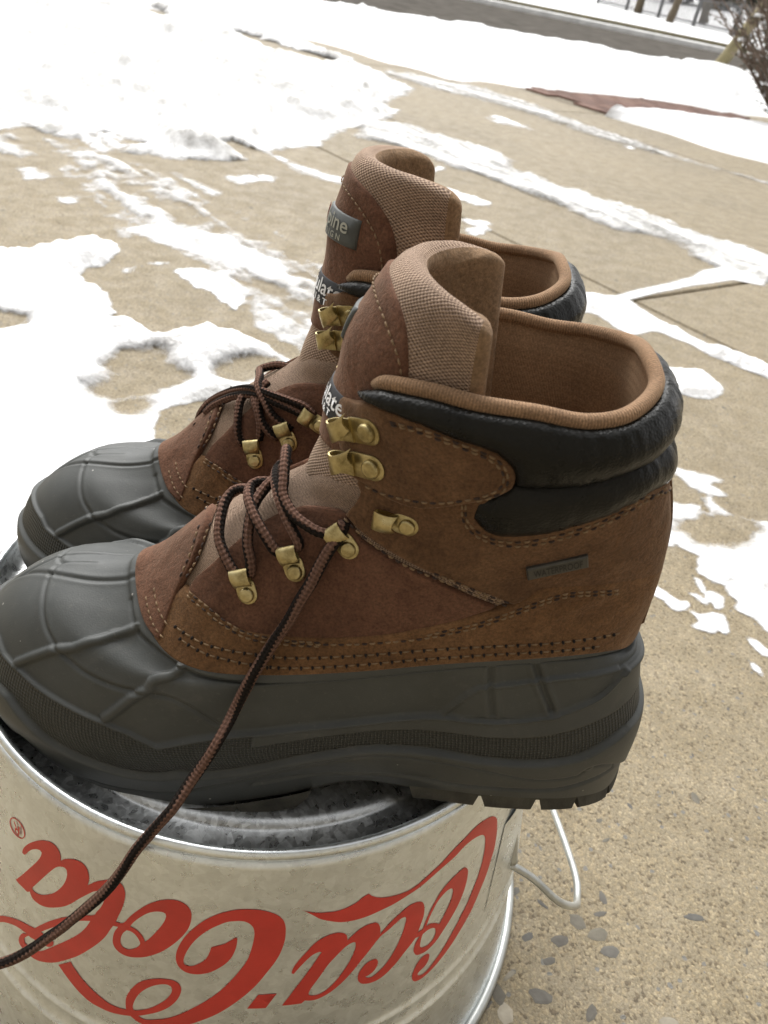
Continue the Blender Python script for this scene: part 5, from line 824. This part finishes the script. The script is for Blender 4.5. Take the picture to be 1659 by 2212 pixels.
for dy, z in ((.321, .05), (.36, .15), (.8, .18), (1.6, .13)): V += [(x, ky(x)+dy+.10*fbm(x*3+.1, x*0+dy*5), z+.03*fbm(x*6, x*0+dy*9)) for x in xs]
o = mk('grass_verge', V, grid_faces(nx, 4), MAT['verge']); o['kind'] = 'stuff'
# fence line in plan, from picture bearings at walking distances
def ray_pt(dx, dy, dist):
    x = (dx-829.5)/1661; y = -(dy-1106)/1661; d = c_fw+c_right*x+c_up*y; t = dist/d.y; return Vector((0, 0, H_CAM))+d*t
FA, FB = ray_pt(1290, 8, 44.0), ray_pt(1700, 104, 33.0)
def fence_z(t): return FA.z*(1-t)+FB.z*t
rows_ = 14; V = []; nn = 70
for j in range(rows_):
    t = j/(rows_-1)
    for i in range(nn):
        s_ = -1.2+3.6*i/(nn-1); px, py = FA.x+(FB.x-FA.x)*s_, FA.y+(FB.y-FA.y)*s_; fz = fence_z(np.clip(s_, -.2, 1.3)); kx, kyy = px*.55, ky(px*.55)+.85
        x, y = kx*(1-t)+px*t, kyy*(1-t)+py*t; V.append((x, y, .135*(1-t)+fz*t+float(fbm(np.array([x*.8]), np.array([y*.8]))[0])*.12*math.sin(PI*min(1, t*1.05))*(1-t)))
for j in range(1, 9):
    t = j/8
    for i in range(nn):
        s_ = -1.2+3.6*i/(nn-1); px, py = FA.x+(FB.x-FA.x)*s_, FA.y+(FB.y-FA.y)*s_; fz = fence_z(np.clip(s_, -.2, 1.3)); V.append((px*(1+.5*t), py*(1+.5*t), fz+1.15*t))
o = mk('snowy_field', V, grid_faces(nn, rows_+8), MAT['snow']); at = o.data.attributes.new('cover', 'FLOAT', 'POINT'); at.data.foreach_set('value', np.ones(len(V), np.float32)); o['kind'] = 'structure'
# picket fence
MAT['iron'] = plain('dark_iron', (.13, .13, .13), .6, .0, 20, .2, co='pos')
fl = (FB-FA); fl_len = math.hypot(fl.x, fl.y); fdir = Vector((fl.x, fl.y, 0)).normalized(); fang = math.atan2(fdir.y, fdir.x)
fence = empty('picket_fence', (FA.x, FA.y, FA.z-.05), 'dark iron picket fence standing in snow across the road', 'fence'); fence.rotation_euler = (0, 0, fang)
def boxmesh(name, lo, hi, mat):
    V = [(x, y, z) for z in (lo[2], hi[2]) for y in (lo[1], hi[1]) for x in (lo[0], hi[0])]
    me = bpy.data.meshes.new(name); me.from_pydata(V, [], [(0, 2, 3, 1), (4, 5, 7, 6), (0, 1, 5, 4), (2, 6, 7, 3), (0, 4, 6, 2), (1, 3, 7, 5)]); me.materials.append(mat); return me
def kid(me, par, loc, rot=(0, 0, 0), sc=(1, 1, 1), name=None):
    o = bpy.data.objects.new(name or me.name, me); COL.objects.link(o); o.parent = par; o.location = loc; o.rotation_euler = rot; o.scale = sc; return o
slope = (FB.z-FA.z)/fl_len; FH = 1.05; pk = boxmesh('picket', (-.015, -.015, 0), (.015, .015, FH), MAT['iron']); po = boxmesh('post', (-.045, -.045, -.1), (.045, .045, FH+.1), MAT['iron'])
pitch_ = .118; npk = int(fl_len/pitch_)
for i in range(npk):
    x = i*pitch_; z = slope*x
    if i % 20 == 0: kid(po, fence, (x, 0, z))
    elif i < 290: kid(pk, fence, (x, 0, z))
for h in (.16, .92):
    V = [(0, -.018, h), (fl_len, -.018, h+slope*fl_len), (fl_len, .018, h+slope*fl_len), (0, .018, h), (0, -.018, h+.04), (fl_len, -.018, h+.04+slope*fl_len), (fl_len, .018, h+.04+slope*fl_len), (0, .018, h+.04)]
    mk('rail', V, [(0, 3, 2, 1), (4, 5, 6, 7), (0, 1, 5, 4), (1, 2, 6, 5), (2, 3, 7, 6), (3, 0, 4, 7)], MAT['iron'], fence, smooth=False)
# trees and shrubs
MAT['bark'] = plain('grey_brown_bark', (.12, .095, .062), .9, 0, 14, .3, .008, 40, 'pos'); MAT['bark_olive'] = plain('olive_bark', (.235, .20, .105), .85, 0, 12, .3, .006, 50, 'pos'); MAT['twig'] = plain('brown_twig', (.20, .15, .115), .9, 0, 30, .3, co='pos')
MAT['needle'] = plain('dull_green_leaf', (.060, .072, .042), .8, 0, 30, .4, co='pos'); MAT['hedge'] = plain('dark_hedge_leaf', (.045, .042, .032), .85, 0, 6, .5, co='pos')
def limb(p, q, r0, r1, wob=.0, n=8, seed=0):
    r = np.random.default_rng(seed); P = np.linspace(p, q, n); P[1:-1] += (r.random((n-2, 3))-.5)*wob; return tube(P, np.linspace(r0, r1, n), 8)
def tree(base, top, r0, label, mat, seed, group=None, nl=7):
    t = empty('tree', base, label, 'tree', group); V, F, uv = limb((0, 0, -.15), top, r0, r0*.45, .03, 10, seed); mk('trunk', V, F, mat, t)
    r = np.random.default_rng(seed); G = Geo(); top = np.array(top)
    for k in range(nl):
        f = .55+.43*k/nl; p = top*f; a = r.random()*6.28; L = (.9+.8*r.random())*top[2]*.28; q = p+np.array([math.cos(a)*L, math.sin(a)*L, L*.9]); V, F, uv = limb(p, q, r0*.32, r0*.07, .08, 7, seed+k); G.add(V, F)
        for m in range(5):
            g_ = .35+.6*r.random(); pp = p+(q-p)*g_; a2 = a+r.normal()*.9; L2 = L*.45; V, F, uv = tube(np.linspace(pp, pp+np.array([math.cos(a2)*L2, math.sin(a2)*L2, L2*.7]), 4), np.linspace(r0*.11, r0*.03, 4), 5); G.add(V, F)
    G.build('crown', mat, t); return t
tb = ray_pt(1541, 140, 10.3); tt = ray_pt(1650, 2, 10.45); d_ = tt-tb
tree((tb.x, tb.y, tb.z), tuple(np.array(d_)*3.4), .072, 'leaning young tree with bare olive trunk rising from the snow bank', MAT['bark_olive'], 5)
for k, (a, b, dist, w) in enumerate((((1443, 52), (1465, 0), 35.0, .16), ((1380, 20), (1392, -30), 41.0, .2), ((1522, 40), (1531, 0), 39.0, .2))):
    p, q = ray_pt(*a, dist), ray_pt(*b, dist+.2); d_ = np.array(q-p)
    tree(tuple(p), tuple(d_*4.2), w, ['slim bare tree in front of the picket fence', 'bare tree trunk left of the slim tree behind the fence', 'bare tree trunk behind the fence by the dark hedge'][k], MAT['bark'], 30+k, 'bare trees by the fence')
def shrub(name, base, size, label, mat, seed, n, leaf, cat='hedge'):
    t = empty(name, base, label, cat); r = np.random.default_rng(seed); G = Geo(); W = Geo()
    for k in range(9):
        a = r.random()*6.28; q = np.array([math.cos(a)*size[0]*.3*r.random(), math.sin(a)*size[1]*.3, size[2]*(.5+.3*r.random())]); V, F, uv = tube(np.linspace((q[0]*.3, q[1]*.3, -.1), q, 4), np.linspace(.05, .015, 4), 5); W.add(V, F)
    V = []; F = []
    while len(F) < n:
        p = (r.random(3)*2-1); 
        if p@p > 1 or p@p < .12: continue
        bump_ = .8+.35*math.sin(p[0]*5+seed)*math.cos(p[2]*4+seed*2)
        c_ = p*np.array(size)*.5*bump_+[0, 0, size[2]*.5]; a = r.normal(size=3); a /= np.linalg.norm(a); b_ = np.cross(a, r.normal(size=3)); b_ /= np.linalg.norm(b_); s_ = leaf*(.6+.8*r.random()); i0 = len(V)
        V += [tuple(c_-a*s_), tuple(c_+b_*s_*.5), tuple(c_+a*s_), tuple(c_-b_*s_*.5)]; F.append((i0, i0+1, i0+2, i0+3))
    mk('foliage', V, F, mat, t, smooth=False); W.build('stem', MAT['twig'], t); return t
h1 = ray_pt(1470, 18, 52); h2 = ray_pt(1545, 26, 50); h3 = ray_pt(1622, 30, 46)
shrub('shrub', (h1.x, h1.y, h1.z), (4.6, 2.2, 2.6), 'dark clipped hedge behind the fence left of the pale house', MAT['hedge'], 2, 2600, .14)
shrub('shrub', (h2.x, h2.y, h2.z-.3), (2.6, 1.8, 2.6), 'dark bush beside the pale house behind the fence', MAT['hedge'], 4, 1800, .13)
shrub('shrub', (h3.x, h3.y, h3.z), (1.5, 1.4, 1.9), 'dark round bush in front of the pale house wall', MAT['hedge'], 6, 1300, .12)
# pale house far behind
MAT['siding'] = plain('cream_siding', (.72, .70, .60), .8, 0, 4, .06, co='pos'); MAT['roof'] = plain('grey_shingle', (.12, .115, .11), .9, 0, 8, .3, co='pos'); MAT['glass'] = plain('window_glass', (.05, .055, .06), .08)
hp = ray_pt(1600, 20, 62); hang = math.radians(-24)
house = empty('house', (hp.x+1.5, hp.y, hp.z-.4), 'pale cream sided house beyond the fence at the upper right', 'house'); house.rotation_euler = (0, 0, hang)
G = Geo()
for k in range(15):
    z = k*.2; V = [(x, y, zz) for zz, e in ((z, .03), (z+.198, .0)) for x, y in ((-2.4-e, -3-e), (9+e, -3-e), (9+e, 3+e), (-2.4-e, 3+e))]; G.add(V, [(0, 1, 5, 4), (1, 2, 6, 5), (2, 3, 7, 6), (3, 0, 4, 7), (4, 5, 6, 7)])
G.build('wall', MAT['siding'], house, smooth=False)
V = [(-2.8, -3.4, 2.95), (9.4, -3.4, 2.95), (9.4, 3.4, 2.95), (-2.8, 3.4, 2.95), (-2.8, 0, 4.6), (9.4, 0, 4.6)]; mk('roof', V, [(0, 1, 5, 4), (2, 3, 4, 5), (0, 4, 3), (1, 2, 5), (0, 3, 2, 1)], MAT['roof'], house, smooth=False)
for x in (.4, 4.2):
    fr_ = mk('window', [(x+a, -3.06+.0*b, z) for b in (0, 1) for a, z in ((0, 1.0), (1.1, 1.0), (1.1, 2.3), (0, 2.3))][:4]+[(x+a, -3.0, z) for a, z in ((0, 1.0), (1.1, 1.0), (1.1, 2.3), (0, 2.3))], [(0, 1, 2, 3), (0, 4, 5, 1), (1, 5, 6, 2), (2, 6, 7, 3), (3, 7, 4, 0)], MAT['siding'], house, smooth=False)
    mk('pane', [(x+.08, -3.066, 1.08), (x+1.02, -3.066, 1.08), (x+1.02, -3.066, 2.22), (x+.08, -3.066, 2.22)], [(0, 1, 2, 3)], MAT['glass'], fr_, smooth=False)
# bare prickly bush at the right edge
bb = ray_pt(1704, 288, 6.05); bush = empty('bush', (bb.x, bb.y, .05), 'twiggy brown bush with snow caught in it at the right edge of the paving', 'bush')
r = np.random.default_rng(21); G = Geo(); Lf = Geo(); Sn = Geo()
for k in range(360):
    a = r.random()*6.28; tilt = min(.85, abs(r.normal())*.46+.06); L = .55+.75*r.random(); p = np.array([math.cos(a)*.10*r.random(), math.sin(a)*.10*r.random(), -.05]); dirv = np.array([math.sin(tilt)*math.cos(a), math.sin(tilt)*math.sin(a), math.cos(tilt)])
    q = p+dirv*L; mid = (p+q)/2+np.array([0, 0, .07])*r.random(); P = catmull([p, mid, q], 4); V, F, uv = tube(P, np.linspace(.009, .0026, len(P)), 5); G.add(V, F)
    for m in range(16):
        f = .12+.86*r.random(); c_ = p+(q-p)*f+np.array([0, 0, .07*math.sin(PI*f)*.5]); s_ = r.normal(size=3); s_ /= np.linalg.norm(s_); s_ = s_*.6+dirv*.8; e = c_+s_*(.06+.09*r.random()); V, F, uv = tube(np.linspace(c_, e, 3), np.linspace(.0042, .0016, 3), 4); G.add(V, F)
        for w in range(4):
            c2 = c_+(e-c_)*r.random(); n1 = r.normal(size=3); n1 /= np.linalg.norm(n1); n2 = np.cross(n1, r.normal(size=3)); n2 /= np.linalg.norm(n2); sz = .008+.010*r.random(); Lf.add([c2-n1*sz, c2+n2*sz*.4, c2+n1*sz, c2-n2*sz*.4], [(0, 1, 2, 3)])
        if r.random() < .10:
            V, F = dome(.02+.02*r.random(), .018, 0, 7); Sn.add(V*1.0+c_+np.array([0, 0, .005])+(r.random(3)-.5)*.03, F)
G.build('branch', MAT['twig'], bush); Lf.build('foliage', MAT['needle'], bush, smooth=False); sc__ = Sn.build('snow_clump', MAT['snow'], bush); sc__['kind'] = 'stuff'; at = sc__.data.attributes.new('cover', 'FLOAT', 'POINT'); at.data.foreach_set('value', np.ones(len(sc__.data.vertices), np.float32))

# ------------------------------------------------------------------ upturned galvanised party tub
TC = Vector((-.0497, .3134, 0)); ZT, RTop, RMouth = .2372, .150, .1888
tub = empty('tub', TC, 'upturned galvanised party tub with red script lettering under the boots', 'tub')
def rad(z): return RTop+(ZT-z)*(RMouth-RTop)/ZT
def lathe(name, prof, mat, seg=160, parent=tub, smooth=True):
    V = []
    for r_, z in prof:
        for k in range(seg): a = 2*PI*k/seg; V.append((r_*math.cos(a), r_*math.sin(a), z))
    return mk(name, V, grid_faces(seg, len(prof), wrap=True), mat, parent, smooth)
body = []
zs = np.r_[np.linspace(.006, .074, 14), np.linspace(.076, .108, 49), np.linspace(.112, ZT-.006, 26)]
for z in zs:
    b_ = sum(.0016*math.exp(-((z-c_)/.0022)**2) for c_ in (.0997, .0835))-.0007*math.exp(-((z-.0915)/.004)**2); body.append((rad(z)+b_, z))
inner_ = [(r_-.0016, z) for r_, z in body[::-1]]
lathe('body', body+[(rad(ZT-.006)-.0016, ZT-.006)]+inner_[1:]+[(body[0][0], body[0][1])], MAT['galv'])
pr = [(RTop-.0002+.0021*math.cos(a)-.0006, ZT-.0026+.0026*math.sin(a)) for a in np.linspace(-PI/2-.4, PI*1.02, 16)]
lathe('rim', [(rad(ZT-.006)+.0001, ZT-.0065)]+pr+[(RTop-.0024, ZT-.010)], MAT['galv'])
lathe('base_plate', [(RTop-.0025, ZT-.002), (RTop-.0032, ZT-.0105), (RTop-.0046, ZT-.0135), (RTop-.008, ZT-.0150), (RTop-.018, ZT-.0153), (RTop-.0195, ZT-.0146), (RTop-.021, ZT-.0132), (RTop-.024, ZT-.0128), (.06, ZT-.0135), (.001, ZT-.0135)], MAT['galv_floor'])
# rolled wire mouth standing on the paving
mr = [(RMouth+.0038*math.cos(a)+.001, .0042+.0040*math.sin(a)) for a in np.linspace(0, 2*PI, 15)]; lathe('mouth_roll', mr, MAT['wire'])
def on_tub(phi, z, off=0.0): r_ = rad(z)+off; return np.stack([r_*np.cos(phi), r_*np.sin(phi), z+off*.16], -1)
# script lettering, each letter a thin sheet of paint on the curved side
for nm in ('c0', 'o1', 'c1', 'a1', 'hyphen', 'c2', 'o2', 'l2', 'a2', 'ribbon', 'reg'):
    cs_ = [np.array(c_, float)/[1000, 10000]*[.168, 1] for c_ in D['let'][nm]]
    cs_ = [smooth_outline(c_, 4, 50) for c_ in cs_]
    W, Fc, _ = cdt(cs_[0], cs_[1:], .006); V = on_tub(W[:, 0]/.168, W[:, 1], .00016)
    mk('hyphen' if nm == 'hyphen' else 'registered_mark' if nm.startswith('reg') else 'letter', V, [tuple(f) for f in Fc], MAT['red'], tub)
W, Fc = text_mesh('R', .0085); W = W-(W.min(0)+W.max(0))/2; mk('registered_mark', on_tub(-2.1235-W[:, 0]/.158, .1952-W[:, 1], .0006), [f for f in Fc], MAT['red'], tub, smooth=False)
# ears and wire bail
def ear(phi, z, par):
    V = []; n_, m_ = 9, 9
    for j in range(m_):
        for i in range(n_):
            y = (i/(n_-1)-.5)*2; t = j/(m_-1); w = .030*(1-.35*t); h = z-.012+.062*t; bulge = .0003+.0030*(1-y*y)*(1-.5*t); V.append(on_tub(np.array(phi+y*w/.165), np.array(h), bulge).tolist())
    e = mk('ear', V, grid_faces(n_, m_), MAT['galv'], par); return e
TP = lambda L: [tuple(np.array(v)-np.array(TC)) for v in L]
eR = ear(-.36, .128, tub); eL = ear(-2.42, .098, tub)
bail = [(.107, .251, .127), (.125, .252, .115), (.144, .25, .10), (.158, .256, .088), (.163, .266, .08), (.165, .285, .075), (.163, .335, .055), (.157, .40, .03), (.13, .49, .012), (.05, .545, .006), (-.08, .545, .006), (-.19, .47, .008), (-.25, .35, .03), (-.24, .25, .07), (-.2, .19, .095)]
V, F, uv = tube(resample(catmull(np.array(TP(bail)), 8), .005), .0023, 10); mk('bail_handle', V, F, MAT['wire'], tub)
k_ = resample(catmull(np.array(TP([(.105, .258, .152), (.1065, .255, .142), (.108, .2515, .129)])), 6), .0025); V, F, uv = tube(k_, np.linspace(.0012, .0042, len(k_)), 10); mk('ear_tab', V, F, MAT['wire'], tub)

# ------------------------------------------------------------------ unseen wall and eave, added behind the camera to shade the near side
MAT['wall'] = plain('shade_wall_paint', (.25, .23, .195), .9, 0, 6, .3, .004, 60, 'pos')
V = [(x, y, z) for z in (-.03, 3.4) for x, y in ((-7, -1.15), (7, -1.15), (7, -1.45), (-7, -1.45))]
V += [(x, y, z) for z in (2.45, 2.6) for x, y in ((-7, -1.149), (7, -1.149), (7, -.75), (-7, -.75))]
o = mk('unseen_shade_wall', V, [(0, 1, 5, 4), (1, 2, 6, 5), (2, 3, 7, 6), (3, 0, 4, 7), (4, 5, 6, 7), (8, 9, 10, 11), (12, 15, 14, 13), (8, 12, 13, 9), (9, 13, 14, 10), (10, 14, 15, 11), (11, 15, 12, 8)], MAT['wall'], smooth=False); o['kind'] = 'structure'

# ------------------------------------------------------------------ the two boots
def basis(q): O, T, L, U = [np.array(v) for v in q]; m = Matrix.Identity(4); [m.col.__setitem__(i, Vector((*v, 0))) for i, v in enumerate((T, L, U))]; m.translation = Vector(O); return m
inside_near = [(k, -u, v, -u2, v2) for k, u, v, u2, v2 in D['hw'] if k != 'low']
near_l = [[(u, v, o) for u, v, o in L] for L in D['lace'].values()]
far_hw = [('ring', -.6772, 4.775, -.7159, 4.975), ('ring', -.6308, 5.125, -.6849, 5.3), ('ring', -.6037, 5.475, -.6656, 5.525), ('hook', -.6733, 7.35, -.8551, 7.05), ('hook', -.665, 6.86, -.80, 6.62), ('low', -.5438, 6.17, -.6048, 6.145)]
outside_far = [(k, u, v, u2, v2) for k, u, v, u2, v2 in D['hw']]
far_l = [[(u, v, o*.7) for u, v, o in L] for k, L in D['lacef'].items() if k != 'g']
nb_ = make_boot(1, basis(D['near']), 'front brown suede boot with one lace trailing over the tub', D['hw'], inside_near, near_l, 0, -1.0)
fb_ = make_boot(-1, basis(D['far']), 'rear brown suede boot half hidden behind the front boot', outside_far, far_hw, far_l, -3.0, 12.0)
# the loose lace hanging from the front boot's third ring, over the tub's rim
inv = nb_.root.matrix_world.inverted()
hl = D['hl']
hl = np.array([tuple(inv @ Vector(p)) for p in hl]); hl = resample(catmull(hl, 10), .0022); jt = np.arange(len(hl))*.0022; hl[:, 0] += .0022*fbm(jt*38, jt*0+2, 3); hl[:, 2] += .0022*fbm(jt*38, jt*0+9, 3); V, F, uv = tube(hl, .0022+.0004*fbm(jt*60, jt*0+5, 3), 12); mk('lace', V, F, MAT['lace'], nb_.root, True, uv)
